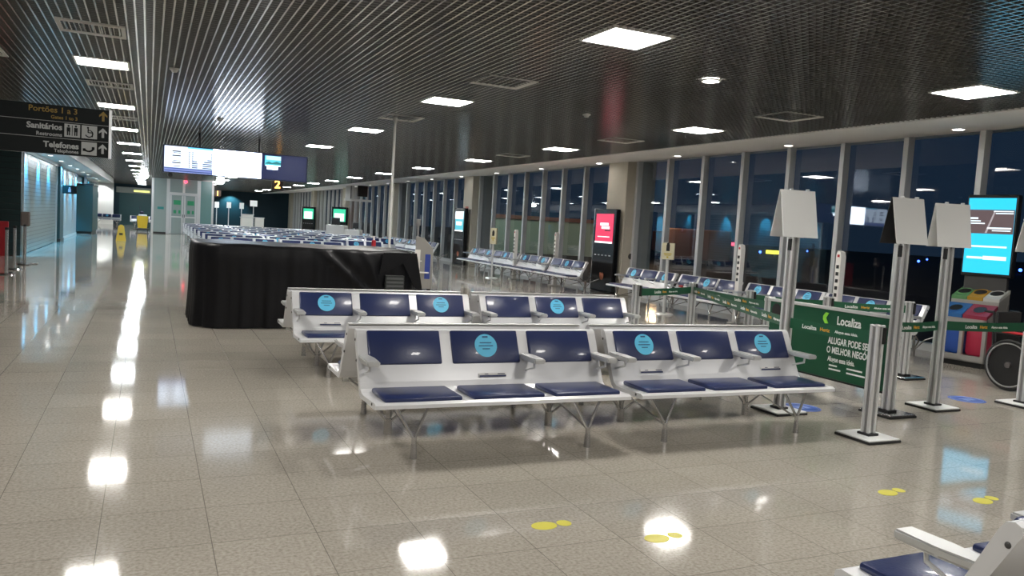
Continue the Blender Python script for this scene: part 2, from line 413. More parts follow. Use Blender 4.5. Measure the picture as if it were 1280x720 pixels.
# ------------------------------------------------------------------ benches
W = 1.95; P = .63
prof = [(-.765, .375), (-.762, .398), (-.735, .411), (-.60, .404), (-.45, .398), (-.385, .403), (-.345, .425), (-.322, .465), (-.235, .64), (-.165, .785), (-.148, .808), (-.120, .816), (-.098, .806), (-.092, .785),
        (-.205, .58), (-.285, .43), (-.315, .385), (-.36, .365), (-.50, .368), (-.74, .368)]
shell_me = MB().prism(prof, 'X', -W / 2, W / 2).mesh('shell', M_SHELL)
screw = MB()
for q in ((-.225, .60), (-.165, .74), (-.70, .392)):
    for sx in (-1, 1): screw.ball((sx * W / 2, q[0] + .03, q[1]), .011, (.5, 1, 1), 10)
screw_me = screw.mesh('screws', mat('dark_screw', (.10, .10, .10), .4, .6), True)
def cushion(w, d, h, bev):
    return MB().box((0, 0, 0), (w, d, h), bev=bev)
pad_me = cushion(.545, .36, .036, .014).mesh('seat_cushion', M_NAVY, True)
slope = math.atan2(.35, .175)                       # rise of the backrest face
bpad_me = cushion(.545, .255, .03, .012).mesh('back_cushion', M_NAVY, True)
# sticker lies on the pad face (XY plane, z out)
sb = MB().tube((0, 0, 0), (0, 0, .002), .09, n=36); sb.mi = 1
for (yy, w2) in ((.022, .095), (-.002, .115), (-.026, .06)): sb.box((0, yy, .0025), (w2, .007, .001))
sb.box((0, .068, .0025), (.045, .012, .001))
sticker_me = sb.mesh('distancing_sticker', [M_STICK, M_STICKTXT])
lb = MB().box((0, 0, 0), (.22, .032, .002)); lb.mi = 1; lb.box((0, -.008, .001), (.215, .014, .003)); lb.box((.07, .008, .001), (.06, .006, .002)); lb.box((-.05, .008, .001), (.03, .005, .002))
label_me = lb.mesh('seat_label', [M_WHITE, mat('dark_navy_print', (.02, .03, .10), .5)])
arm = MB().prism([(-.034, -.20), (.034, -.20), (.045, -.36), (.045, -.53), (-.045, -.53), (-.045, -.36)], 'Z', .610, .646)
bmesh.ops.bevel(arm.bm, geom=arm.bm.edges[:], offset=.008, segments=2, affect='EDGES')
arm_me = arm.mesh('armrest', M_ALULT, True)
brk_me = MB().path([(0, -.43, .612), (0, -.425, .565), (0, -.27, .515)], .0085).mesh('bracket', M_ALU, True)
def leg_mb():      # front leg: tapered foot with a V of two rods
    m = MB().tube((0, -.645, 0), (0, -.645, .10), .026, .020).tube((0, -.645, .10), (0, -.645, .15), .018)
    m.path([(0, -.645, .13), (-.135, -.60, .37)], .011); m.path([(0, -.645, .13), (.095, -.64, .37)], .011)
    m.path([(0, -.645, .13), (-.02, -.05, .27)], .0085)
    return m
def centre_leg_mb():
    m = MB().tube((0, 0, 0), (0, 0, .12), .033, .030).tube((0, 0, .12), (0, 0, .30), .020)
    for sx, sy in ((-1, -1), (1, -1), (-1, 1), (1, 1)):
        m.path([(0, 0, .085), (sx * (.16 if sy < 0 else .10), sy * .10, .26), (sx * .24, sy * .30, .37)], .010)
    return m
leg_me = leg_mb().mesh('leg', M_LEG, True); cleg_me = centre_leg_mb().mesh('leg', M_LEG, True)
beam_me = MB().span((-W / 2 + .05, -.46, .325), (W / 2 - .05, -.40, .368)).mesh('beam', M_ALU)
rail_me = MB().span((-W / 2, -.135, .814), (W / 2, -.085, .826), .004).mesh('top_rail', M_ALULT)

def make_side(root, flip, arms, stickers, labels, full=True):
    """one row of three seats; flip turns it to face the other way"""
    rz = PI if flip else 0
    c, s_ = (-1, -1) if flip else (1, 1)
    def at(x, y, z): return (c * x, s_ * y, z)
    inst('shell', shell_me, root, rz=rz)
    if full: inst('screws', screw_me, root, rz=rz)
    if flip: inst('top_rail', rail_me, root, rz=rz)
    for i in range(3):
        x = -W / 2 + .345 + P * i
        inst('seat_cushion', pad_me, root, at(x, -.545, .420), rz)
        tilt = slope
        bp = inst('back_cushion', bpad_me, root, at(x, -.212, .692), rot=(tilt, 0, rz))
        if i in stickers: inst('sticker', sticker_me, bp, (0, .005, .0155))
        if full and i in labels: inst('seat_label', label_me, root, at(x + .03, -.318, .497), rot=(tilt, 0, rz))
    for x in arms:
        a = inst('armrest', arm_me, root, at(x, 0, 0), rz)
        if full: inst('bracket', brk_me, a)
    for x in (-.665, .69):
        inst('leg', leg_me, root, at(x, 0, 0), rz)
    if full: inst('beam', beam_me, root, rz=rz)
A_L, A_1, A_2, A_R = -W / 2 + .04, -W / 2 + .66, -W / 2 + 1.29, W / 2 - .04
ALL = (A_L, A_1, A_2, A_R)
def bench(loc, rz, label, group, arms=ALL, stickers=(0, 2), labels=(0, 2), rear=True, full=True):
    t = thing('airport_bench', label, 'bench', loc, rz, group)
    make_side(t, False, arms, stickers, labels, full)
    if rear: make_side(t, True, ALL, (1,) if 0 in stickers else (0, 2), (), full)
    for x in (-.665, .69): inst('leg', cleg_me, t, (x, 0, 0))
    return t
G1 = 'back to back benches in the foreground'
bench((2.335, 5.74, 0), 0, 'nearest full three seat bench, blue circle only on its middle seat, left of its twin', G1, (A_L, A_2, A_R), (1,), (1,))
bench((4.385, 5.74, 0), 0, 'right hand front bench with blue circles on both outer seats, beside green tape', G1, ALL, (0, 2), (0, 2))
bench((2.335, 8.57, 0), 0, 'second row bench with outer blue circles, just in front of the black drape', G1, ALL, (0, 2), (0,))
bench((4.42, 8.57, 0), 0, 'second row bench right of the black drape, blue circle on its middle seat', G1, ALL, (1,), (1,))
bench((3.345, 1.36, 0), PI, 'bench cut off at the bottom right corner, seen from behind its armrest', G1, ALL, (1,), ())
# crowded field of benches beyond the drape
row = 0
for k in range(6, 14):
    y = 8.55 + 2.8 * k
    n = 2 if k == 6 else (3 if k < 9 or k == 11 else 4)
    for i in range(n):
        bench((2.58 + 2.04 * i, y, 0), 0, 'far blue bench beyond the black drape, %s row back, %s from the aisle' % (ordn(row), ordn(i)), 'crowded benches beyond the drape', ALL, (1,) if (i + k) % 2 else (0, 2), (), True, False)
    row += 1
# benches along the windows, facing the hall
wy = [9.24, 11.22, 13.38, 15.5, 19.5, 21.6, 23.72, 25.78, 31.6, 33.66, 35.72, 37.78, 42.6, 44.7, 46.8]
names = ['behind the tall sign post and its green tape', 'behind the tape, beside the third white totem', 'under the windows, holding a red packet', 'just right of the red screened black totem',
         'first left of the red screened totem', 'second left of the red screened totem', 'third left of the red screened totem', 'just right of the blue screened totem',
         'first left of the blue screened totem', 'second left of the blue screened totem', 'third left of the blue screened totem', 'fourth left of the blue screened totem',
         'first beyond the third column', 'second beyond the third column', 'third beyond the third column']
for k, (y, nm) in enumerate(zip(wy, names)):
    bench((10.76, y, 0), -PI / 2, 'single sided blue bench along the windows, ' + nm, 'benches along the windows', ALL, (0, 2) if k % 2 else (1,), (), False, k < 8)

# ------------------------------------------------------------------ barrier posts with tapes, cards, banner
def bpost(loc, h, label, card=False, facing=None, base_dark=False):
    t = thing('barrier_post', label, 'barrier post', (*loc, 0), 0, 'aluminium barrier posts')
    b = MB().box((0, 0, .012), (.37, .37, .02), bev=.004); b.mi = 1; b.box((0, 0, .028), (.355, .355, .014), bev=.006)
    part('base', b, [M_RUBBER, M_CARD if not base_dark else M_CHROME], t)
    p = MB(); p.mi = 1; p.box((0, 0, .03 + h / 2), (.056, .056, h - .03)); p.mi = 0
    for sx, sy in ((-1, -1), (1, -1), (1, 1), (-1, 1)): p.box((sx * .030, sy * .030, .03 + h / 2), (.026, .026, h - .03), bev=.005)
    part('post', p, [M_ALU, mat('groove_aluminium', (.38, .38, .38), .35, .6)], t)
    part('collar', MB().box((0, 0, .045), (.12, .12, .02), bev=.004), M_BLACK, t)
    zc = min(h, .96)
    part('tape_cassette', MB().box((.03, -.05, zc - .075), (.035, .016, .14), bev=.004) if h < 1.2 else MB().box((-.046, -.01, 1.60), (.02, .04, .11), bev=.004), M_BLACK, t)
    if h < 1.2: part('cap', MB().box((0, 0, h + .004), (.088, .088, .012), bev=.004), M_ALULT, t)
    return t
bpost((5.59, 4.80), .96, 'short aluminium barrier post nearest the camera, right of the front bench')
pB = bpost((6.62, 5.48), 1.80, 'tall aluminium post with a white card at the right end of the green banner', base_dark=True)
pC = bpost((7.44, 5.62), 1.80, 'tall aluminium post with a white card left of the recycling bin screen')
pD = bpost((8.72, 5.52), 1.80, 'tall aluminium post at the right edge in front of the wheelchair')
pE = bpost((5.53, 5.79), 1.80, 'tall aluminium post with a white card behind the front right bench')
bpost((8.77, 7.08), .96, 'short barrier post behind the tall banner end post', base_dark=True)
bpost((6.72, 7.33), .96, 'short barrier post at the far left end of the green banner')
bpost((7.2, 8.22), .96, 'short barrier post behind the front right bench, beyond the banner')
bpost((7.15, 9.38), .96, 'short barrier post in front of the window benches where three tapes meet')
bpost((5.8, 8.78), .96, 'short barrier post at the right end of the second row bench')
bpost((7.84, 7.52), .96, 'short barrier post peeping over the top rail of the banner')
def card(post, loc, ang, label, sp=.125, inner_shade=None):
    t = thing('sign_card', label, 'sign card', (*loc, 1.67), ang, 'folded white cards on posts')
    h = .44; w = .34
    for s, nm in ((-1, 'front_leaf'), (1, 'back_leaf')):
        m = MB()
        a = [(-w / 2, s * sp, 0), (w / 2, s * sp, 0), (w / 2, s * .004, h), (-w / 2, s * .004, h)]
        b = [(x, y + s * .006, z) for x, y, z in a]
        va = [m.bm.verts.new(q) for q in a]; vb = [m.bm.verts.new(q) for q in b]
        m.bm.faces.new(va); m.bm.faces.new(vb[::-1])
        for i in range(4): m.bm.faces.new((va[i], vb[i], vb[(i + 1) % 4], va[(i + 1) % 4]))
        part(nm, m, M_CARD if s < 0 or not inner_shade else inner_shade, t)
    for xx in (-.06, .1): part('clip', MB().box((xx, 0, h + .006), (.028, .03, .018), bev=.003), M_ALU, t)
    return t
card(pE, (5.53, 5.79), -.30, 'blank folded white card on the tall post behind the front right bench', .135)
card(pB, (6.62, 5.48), -.22, 'folded white card with a faint mark, open at its shaded side', .12, M_BLACK)  # back leaf coloured black to stand for the shade inside the fold
card(pC, (7.44, 5.62), -.45, 'blank folded white card beside the recycling bin screen', .11)
card(pD, (8.72, 5.52), -.4, 'folded white card cut off by the right edge of the photo', .12)
b = MB().ball((0, 0, 0), .02, (1.2, .12, 1)).ball((.0, 0, -.035), .018, (1, .12, 1))

def tape(a, b, label, z=.865, drop=.012, h=.095, rep=None):
    a = Vector((*a, z)); b = Vector((*b, z)); d = b - a; L = d.length; ang = math.atan2(d.y, d.x)
    u = d.normalized(); a = a + u * .05; b = b - u * .05; L -= .1
    t = thing('barrier_tape', label, 'barrier tape', (a + b) / 2, ang, 'green printed barrier tapes')
    m = MB(); n = 12; top = []; 
    pts = [(-L / 2 + L * i / n, z0 - drop * (1 - (2 * i / n - 1) ** 2)) for i in range(n + 1) for z0 in (0,)]
    poly = [(x, zz + h / 2) for x, zz in pts] + [(x, zz - h / 2) for x, zz in pts[::-1]]
    m.prism(poly, 'Y', -.0015, .0015)
    part('webbing', m, M_GREEN, t)
    nrm = Vector((-u.y, u.x))                      # print on the face looking at the hall (towards -y/-x)
    mid = (a + b) / 2
    side = -1 if (Vector((0, 0)) - Vector((mid.x, mid.y))).dot(nrm) < 0 else 1
    fac = PI / 2 if side > 0 else -PI / 2
    k = max(1, int(L / .72)) if rep is None else rep
    for i in range(k):
        c = -L / 2 + L * (i + .5) / k
        if side > 0: c = -c
        q = 1 if side < 0 else -1
        z0 = -drop * (1 - (2 * c / L) ** 2)
        y = side * .0035
        write('Localiza', .052, M_TXTW, t, (c - q * .30, y, z0), fac, 'LEFT', .0012)
        write('Hertz', .046, M_TXTO, t, (c - q * .095, y, z0), fac, 'LEFT', .0008)
        write('Alugue essa ideia.', .034, M_TXTW, t, (c + q * .07, y, z0), fac, 'LEFT', .0006)
    return t
tape((5.53, 5.79), (5.59, 4.80), 'green tape between the tall carded post and the nearest short post', rep=1)
tape((6.62, 5.48), (7.44, 5.62), 'short green tape between the two middle tall posts', rep=1)
tape((7.44, 5.62), (8.72, 5.52), 'green tape in front of the recycling bin')
tape((5.53, 5.79), (7.15, 9.38), 'long green tape running behind the front right bench')
tape((7.15, 9.38), (6.72, 7.33), 'green tape ending at the left end of the banner')
tape((5.8, 8.78), (7.15, 9.38), 'green tape right of the second row bench')
tape((7.2, 8.22), (7.84, 7.52), 'short green tape just above the banner rail', z=.875, rep=1)
tape((7.84, 7.52), (8.77, 7.08), 'green tape between short posts behind the banner', z=.875)
# banner
bx = 6.66
t = thing('advertising_banner', 'green rental advertising banner hung low between barrier posts', 'banner', (bx, 6.42, 0))
part('sheet', MB().span((-.006, -.85, .20), (.006, .82, .93)), M_BANNER, t)
part('top_rail', MB().span((-.02, -.88, .93), (.02, .86, .965), .004), M_ALU, t)
part('bottom_rail', MB().span((-.012, -.86, .185), (.012, .84, .205)), M_BLACK, t)
def bw(s, y, z, size, m=M_TXTW, wt=.002, sx=1.):
    o = write(s, size, m, t, (-.0085, y - 6.42, z), PI, 'LEFT', wt, sx); return o
bw('Localiza', 6.235, .825, .125, wt=.003, sx=.80); bw('Hertz', 5.80, .805, .105, mat('amber_print', (.8, .55, .05), .5), .002, sx=.8)
for k_ in range(5): part('small_print', MB().span((-.0095, 6.30 - k_ * .12 - .10 - 6.42, .69), (-.0075, 6.30 - k_ * .12 - 6.42, .715)), M_TXTW, t)
bw('ALUGAR PODE SER', 6.33, .605, .098, wt=.0025, sx=.66)
bw('O MELHOR NEGÓCIO', 6.34, .505, .098, wt=.0025, sx=.66)
bw('Alugue essa ideia.', 6.315, .410, .075, wt=.0015, sx=.68)
for y_, z_, l_ in ((6.29, .345, .11), (6.29, .305, .16), (6.05, .345, .20), (6.05, .300, .24)): part('small_print', MB().span((-.0095, y_ - l_ - 6.42, z_ - .008), (-.0075, y_ - 6.42, z_ + .008)), M_TXTW, t)
lm = MB().prism([(0, .055), (-.045, .06), (-.075, .02), (-.075, -.02), (-.045, -.06), (0, -.055), (-.035, 0)], 'X', -.003, .003)
o = part('leaf_mark', lm, M_LIME, t, loc=(-.008, 6.35 - 6.42, .838)); o.scale = (1, -1, 1)
pm = MB(); pm.ball((0, .72, .83), .075, (.04, 1, 1.1)); pm.ball((0, .68, .76), .06, (.04, .8, 1.6))
part('printed_hair', pm, mat('dark_hair_print', (.015, .01, .01), .5), t, loc=(-.006, 0, 0))
pm = MB().ball((0, .62, .70), .05, (.04, .7, 1.1)).ball((0, .6, .58), .05, (.04, .6, 1.5))
part('printed_face', pm, mat('skin_print', (.42, .25, .17), .5), t, loc=(-.009, 0, 0))
part('printed_shirt', MB().ball((0, .66, .40), .13, (.03, .8, 1.0)), mat('teal_shirt_print', (.03, .25, .17), .5), t, loc=(-.006, 0, 0))

# ------------------------------------------------------------------ black draped counter
def drape():
    t = thing('draped_counter', 'long counter covered by a black cloth sheet behind the second bench row', 'counter', (2.1, 12.2, 0))
    bm = bmesh.new()
    x0, x1, y0, y1, R = -1.55, 1.54, -.80, .95, .42
    def outline(u):
        pts = []
        segs = [((x0 + R, y0), (x1 - .12, y0)), ((x1, y0 + .12), (x1, y1 - .15)), ((x1 - .15, y1), (x0 + R, y1)), ((x0, y1 - R), (x0, y0 + R))]
        return segs
    ring = []
    def arc(cx, cy, r, a0, a1, n):
        return [(cx + r * math.cos(a0 + (a1 - a0) * i / n), cy + r * math.sin(a0 + (a1 - a0) * i / n)) for i in range(n + 1)]
    def line(a, b, n): return [(a[0] + (b[0] - a[0]) * i / n, a[1] + (b[1] - a[1]) * i / n) for i in range(1, n)]
    ring += arc(x0 + R, y0 + R, R, PI, 1.5 * PI, 16); ring += line((x0 + R, y0), (x1 - .12, y0), 70)
    ring += arc(x1 - .12, y0 + .12, .12, -PI / 2, 0, 8); ring += line((x1, y0 + .12), (x1, y1 - .15), 36)
    ring += arc(x1 - .15, y1 - .15, .15, 0, PI / 2, 8); ring += line((x1 - .15, y1), (x0 + R, y1), 60)
    ring += arc(x0 + R, y1 - R, R, PI / 2, PI, 16); ring += line((x0, y1 - R), (x0, y0 + R), 30)
    n = len(ring); NZ = 26
    rows = []
    H = 1.145
    for j in range(NZ + 1):
        v = j / NZ                                   # 0 top .. 1 floor
        r = []
        for i, (x, y) in enumerate(ring):
            th = i * .33
            nx, ny = x / 1.55, y / .9
            l = math.hypot(nx, ny) or 1; nx /= l; ny /= l
            amp = .004 + .018 * v
            fold = amp * (math.sin(th * 1.9) + .6 * math.sin(th * 4.3 + 1))
            loose = 1 if x > .25 else .35
            if y < 0:                                # pulled diagonals on the right hand part of the front
                q = (x - .1) - v * 1.35
                fold += loose * .05 * math.exp(-(q / .07) ** 2) - loose * .03 * math.exp(-((q - .16) / .09) ** 2)
                q2 = (x - .75) - v * .5
                fold += loose * .035 * math.exp(-(q2 / .05) ** 2)
            fold -= .02 * math.sin(PI * v) * (1 if x < -1.1 else .4)
            z = H * (1 - v)
            if v < .2: fold -= .03 * (1 - v / .2) ** 2
            sag = 0
            if x > .3 and y < .2: sag = .035 * (math.sin((x - .3) * 3.4) ** 2) * max(0, 1 - v * 1.6)
            r.append(bm.verts.new((x + nx * fold, y + ny * fold, max(.012, z - sag + (.01 * math.sin(th * 1.3) * v if v < 1 else .01 * abs(math.sin(th)))))))
        rows.append(r)
    for j in range(NZ):
        for i in range(n):
            bm.faces.new((rows[j][i], rows[j][(i + 1) % n], rows[j + 1][(i + 1) % n], rows[j + 1][i]))
    # top: shrinking rings
    prev = rows[0]
    for s in range(1, 9):
        f = 1 - s / 9.
        cur = []
        for i, (x, y) in enumerate(ring):
            X, Y = x * f if abs(x) > 0 else x, y * f
            X = x * (f * .55 + .45) if s < 9 else x; 
            Y = y * f
            cur.append(bm.verts.new((X, Y, H + .012 - .03 * math.sin(s * .5) * (math.sin(X * 2.1 + 1) * .5 + .3) + .006 * math.sin(X * 9 + Y * 5))))
        for i in range(n):
            bm.faces.new((prev[i], cur[i], cur[(i + 1) % n], prev[(i + 1) % n]))
        prev = cur
    bmesh.ops.recalc_face_normals(bm, faces=bm.faces)
    # close the middle seam
    bm.faces.new(prev)
    me = bpy.data.meshes.new('cloth'); bm.to_mesh(me); bm.free(); me.materials.append(M_DRAPE)
    for p in me.polygons: p.use_smooth = True
    inst('cloth', me, t)
    part('flap', MB().prism([(.95, .80), (1.0, 1.13), (1.5, 1.14), (1.62, .55), (1.5, .62), (1.3, .98)], 'Y', -.90, -.875), M_DRAPE, t)
    return t
drape()
t = thing('crate', 'dark grey slatted crate poking out of the black cloth', 'crate', (3.30, 11.36, .60))
part('body', MB().span((-.14, -.02, 0), (.14, .06, .2), .006), mat('charcoal_plastic', (.045, .05, .05), .5), t)
for k in range(3): part('slat', MB().span((-.125, -.03, .03 + k * .055), (.125, -.018, .06 + k * .055)), mat('grey_plastic', (.13, .14, .14), .5), t)
t = thing('flag_pole', 'slender white pole rising from behind the black drape to the ceiling', 'pole', (3.78, 13.45, 0))
part('shaft', MB().tube((0, 0, .04), (0, 0, 3.30), .022, n=16), M_WHITE, t, True); part('base', MB().tube((0, 0, 0), (0, 0, .04), .18, .16, 24), M_WHITE, t, True); part('socket', MB().tube((0, 0, 3.28), (0, 0, 3.35), .035, n=16), M_WHITE, t, True)
t = thing('spray_bottle', 'small red and white bottle standing on the black drape', 'bottle', (3.35, 12.85, 1.165))
part('body', MB().tube((0, 0, 0), (0, 0, .10), .035, n=16), M_RED, t, True); part('neck', MB().tube((0, 0, .10), (0, 0, .15), .018, .014, 12).box((-.02, 0, .155), (.06, .02, .02)), M_WHITE, t, True)
# machine to the right of the drape
t = thing('service_machine', 'grey upright machine with a blue side panel right of the black drape', 'machine', (5.85, 17.75, 0), -.35); t.scale = (.62, .62, .95)
part('body', MB().prism([(-.35, .08), (.30, .08), (.30, 1.05), (-.05, 1.30), (-.35, 1.35)], 'Y', -.22, .22), mat('warm_grey_metal', (.33, .32, .30), .4, .3), t)
part('side_panel', MB().span((.02, -.235, .32), (.22, -.22, .92), .006), mat('royal_blue_panel', (.03, .06, .30), .4), t)
part('tray', MB().span((-.42, -.34, .46), (.18, -.2, .49), .006).span((-.42, -.34, .74), (-.1, -.2, .76)), M_WHITE, t)
part('document_holder', MB().span((-.36, -.25, .52), (-.16, -.225, 1.02), .006), M_WHITE, t)
for sx in (-.27, .2): part('foot', MB().box((sx, 0, .04), (.14, .36, .08), bev=.01), M_BLACK, t)
part('mast', MB().tube((-.3, .05, 1.3), (-.3, .05, 1.62), .04, n=14).box((-.3, .03, 1.68), (.16, .08, .16), bev=.02), mat('grey_mast', (.2, .2, .2), .4), t)

# ------------------------------------------------------------------ hanging direction sign
SY = 10.
t = thing('hanging_sign', 'black hanging direction sign with white pictograms at upper left', 'sign', (-1.35, SY, 2.10))
part('board', MB().span((-1.25, 0, .0), (.94, .1, .52), .004), M_SIGN, t)
part('edge_profile', MB().span((.925, -.006, -.004), (.95, .106, .524)), M_ALULT, t)
part('divider', MB().span((-1.25, -.003, .168), (.92, 0, .172)).span((-1.25, -.003, .345), (.92, 0, .349)), M_SIGNW, t)
for xx in (-1.0, -.45): part('hanger', MB().tube((xx, .05, .52), (xx, .05, 1.25), .012), M_ALU, t)
def sg(s, x, z, size, m, al='RIGHT', wt=.001): write(s, size, m, t, (x + 1.35, -.003, z - 2.10), -PI / 2, al, wt)
sg('Portões 1 a 3', -.73, 2.565, .085, M_SIGNY); sg('Gates 1 to 3', -.73, 2.49, .05, M_SIGNY)
sg('Sanitários', -.875, 2.385, .085, M_SIGNW, wt=.003); sg('Restrooms', -.875, 2.305, .055, M_SIGNW)
sg('Telefones', -.715, 2.195, .085, M_SIGNW, wt=.003); sg('Telephones', -.715, 2.135, .05, M_SIGNW)
def arrow(x, z, m):
    part('arrow', MB().prism([(x + 1.35 - .012, z - 2.15), (x + 1.35 + .012, z - 2.15), (x + 1.35 + .012, z - 2.085), (x + 1.35 + .04, z - 2.105), (x + 1.35 + .04, z - 2.085), (x + 1.35, z - 2.045), (x + 1.35 - .04, z - 2.085), (x + 1.35 - .04, z - 2.105), (x + 1.35 - .012, z - 2.085)], 'Y', -.006, 0), m, t)
arrow(-.483, 2.545, M_SIGNY); arrow(-.483, 2.365, M_SIGNW); arrow(-.483, 2.19, M_SIGNW)
for x0_, z0_ in ((-.855, 2.293), (-.69, 2.293), (-.69, 2.115)):
    part('pictogram_tile', MB().span((x0_ + 1.35, -.004, z0_ - 2.10), (x0_ + 1.35 + .15, 0, z0_ - 2.10 + .14)), M_SIGNW, t)
def fig(x, z, skirt):
    m = MB().ball((x, -.006, z + .048), .011, (1, .3, 1))
    if skirt: m.prism([(x - .012, z + .032), (x + .012, z + .032), (x + .027, z - .015), (x - .027, z - .015)], 'Y', -.008, -.004).box((x - .008, -.006, z - .032), (.008, .004, .036)).box((x + .008, -.006, z - .032), (.008, .004, .036))
    else: m.box((x, -.006, z + .01), (.034, .004, .045)).box((x - .009, -.006, z - .03), (.012, .004, .045)).box((x + .009, -.006, z - .03), (.012, .004, .045))
    part('restroom_figure', m, M_SIGN, t)
fig(-.815 + 1.35, 2.363 - 2.10, False); fig(-.745 + 1.35, 2.363 - 2.10, False)
part('figure_divider', MB().box((-.78 + 1.35, -.006, .263), (.006, .004, .11)), M_SIGN, t)
cx, cz = -.617 + 1.35, .252
m = MB()
for i in range(14):
    a = -2.6 + i * .27
    m.box((cx + .036 * math.cos(a), -.006, cz - .006 + .036 * math.sin(a)), (.011, .004, .011))
m.ball((cx - .012, -.006, cz + .058), .010, (1, .3, 1)).box((cx - .010, -.006, cz + .028), (.011, .004, .045)).box((cx + .01, -.006, cz + .006), (.04, .004, .010)).box((cx + .032, -.006, cz - .018), (.010, .004, .045)).box((cx + .004, -.006, cz + .03), (.03, .004, .008))
part('wheelchair_pictogram', m, M_SIGN, t)
m = MB()
for i in range(11):
    a = -2.5 + i * .19
    m.box((cx - .002 + .05 * math.cos(a), -.006, .105 + .05 * math.sin(a)), (.016, .004, .016))
m.box((cx - .045, -.006, .07), (.026, .004, .03)).box((cx + .042, -.006, .09), (.026, .004, .03))
part('telephone_pictogram', m, M_SIGN, t)

# ------------------------------------------------------------------ flight information screens
t = thing('flight_screens', 'row of three hanging flight information screens below the ceiling', 'screens', (1.87, 20., 2.41))
part('housing', MB().span((-1.62, .02, -.02), (1.62, .16, .61), .01), mat('dark_blue_housing', (.012, .02, .06), .4), t)
M_SCRW = mat('white_screen', (.02, .02, .02), .3, emit=(.72, .84, 1.0), strength=6.)
M_SCRB = mat('bluish_screen', (.02, .02, .02), .3, emit=(.30, .38, .85), strength=.5)
M_SCRN = mat('navy_screen', (.02, .02, .02), .3, emit=(.004, .014, .085), strength=.5)
def plate(name, x0, z0, x1, z1, m, d=.0, par=None): return part(name, MB().span((x0, -.004 - d, z0), (x1, 0.02, z1)), m, par or t)
s1 = plate('screen', -1.585, .0, -.555, .585, mat('table_screen', (.02, .02, .02), .3, emit=(.66, .80, 1.0), strength=1.05))
s2 = plate('screen', -.545, .0, .535, .59, M_SCRW); s3 = plate('screen', .55, .0, 1.585, .585, M_SCRN)
M_ROW = mat('screen_row_blue', (.02, .02, .02), .3, emit=(.03, .12, .45), strength=.3); M_ROWD = mat('screen_row_dark', (.02, .02, .02), .3, emit=(.08, .08, .12), strength=.2)
rows = MB()
for i, z in enumerate((.46, .43, .36, .25, .20, .13)): rows.span((-1.42 + .02 * (i % 2), -.006, z), (-1.24, -.003, z + (.014 if i % 2 else .026)))
for i in range(9): rows.span((-1.07, -.006, .12 + i * .042), (-1.045, -.003, .145 + i * .042)); rows.span((-1.0, -.006, .12 + i * .042), (-.975, -.003, .145 + i * .042))
part('departure_rows', rows, M_ROWD, s1)
rows = MB()
for i, (w1, w2) in enumerate(((.0, .02), (.0, .02), (0, .02), (0, .1), (.1, .17), (.11, .2), (.11, .2), (.11, .2))):
    z = .44 - i * .046
    if w1: rows.span((-.99, -.006, z), (-.99 + w1, -.003, z + .024))
    rows.span((-.57 - w2, -.006, z), (-.57, -.003, z + .024))
rows.span((-1.58, -.006, .02), (-.56, -.003, .04)); rows.span((-1.58, -.006, .075), (-.56, -.003, .09))
part('status_rows', rows, M_ROW, s1)
part('footer_band', MB().span((-1.585, -.0055, .0), (-.555, -.0035, .105)), M_SCRB, s1)
part('header_band', MB().span((-1.1, -.0055, .555), (-.555, -.0035, .585)), mat('cyan_band', (.02, .02, .02), .3, emit=(.15, .6, .95), strength=.8), s1)
part('airport_picture', MB().span((.61, -.007, .33), (.98, -.003, .555)), mat('cyan_screen_picture', (.02, .02, .02), .3, emit=(.10, .62, .75), strength=.7), s3)
part('picture_sky', MB().span((.64, -.009, .46), (.98, -.006, .55)), mat('pale_screen_picture', (.02, .02, .02), .3, emit=(.5, .85, .95), strength=.8), s3)
part('picture_hill', MB().prism([(.62, .375), (.7, .42), (.78, .39), (.88, .43), (.98, .40), (.98, .36), (.62, .36)], 'Y', -.011, -.008), mat('dark_teal_picture', (.02, .02, .02), .3, emit=(.02, .25, .28), strength=.5), s3)
part('caption_bar', MB().span((.67, -.007, .235), (.91, -.003, .30)).span((.63, -.007, .318), (.97, -.003, .328)), M_SCRW, s3)
for xx in (-.84, .49): part('hanger', MB().tube((xx, .09, .6), (xx, .09, .94), .03, n=10), M_BLACK, t)
# gate number boxes and other small hanging things
def gate(n, loc, s, label):
    t = thing('gate_sign', label, 'gate sign', loc)
    part('box', MB().span((-.2 * s, 0, -.2 * s), (.2 * s, .12, .2 * s), .01), mat('dark_brown_sign', (.03, .012, .006), .5), t)
    o = write(n, .40 * s, mat('amber_backlit', (.1, .05, .0), .5, emit=(1., .5, .10), strength=2.2), t, (0, -.012, 0), -PI / 2, 'CENTER', .012 * s)
    part('hanger', MB().tube((0, .06, .2 * s), (0, .06, ZC - loc[2]), .012), M_BLACK, t)
gate('2', (4.19, 30, 2.64), 1., 'backlit gate number two sign hanging below the flight screens')
gate('1', (3.62, 50, 2.56), .9, 'backlit gate number one sign hanging near the glass vestibule')
t = thing('ceiling_camera', 'dark dome camera under the left end of the flight screens', 'camera', (.42, 20.1, 2.34))
part('dome', MB().ball((0, 0, 0), .06), M_BLACK, t, True); part('mount', MB().tube((0, 0, .03), (0, 0, .10), .04), M_BLACK, t, True)
for loc, lab in (((3.7, 49.4, 3.22), 'glaring white floodlight left of the gate one sign'), ((-.3, 49.4, 3.22), 'glaring white floodlight above the yellow cleaning cart')):
    t = thing('floodlight', lab, 'floodlight', loc)
    part('lens', MB().ball((0, 0, 0), .17, (1.2, .5, .7), 16), mat('floodlight_lens', (.9, .9, .9), .4, emit=(.9, .97, 1.), strength=55), t, True)
    part('housing', MB().box((0, .08, .08), (.5, .1, .12), bev=.02).span((-.05, .05, .1), (.05, .12, .19)), M_WHITE, t)

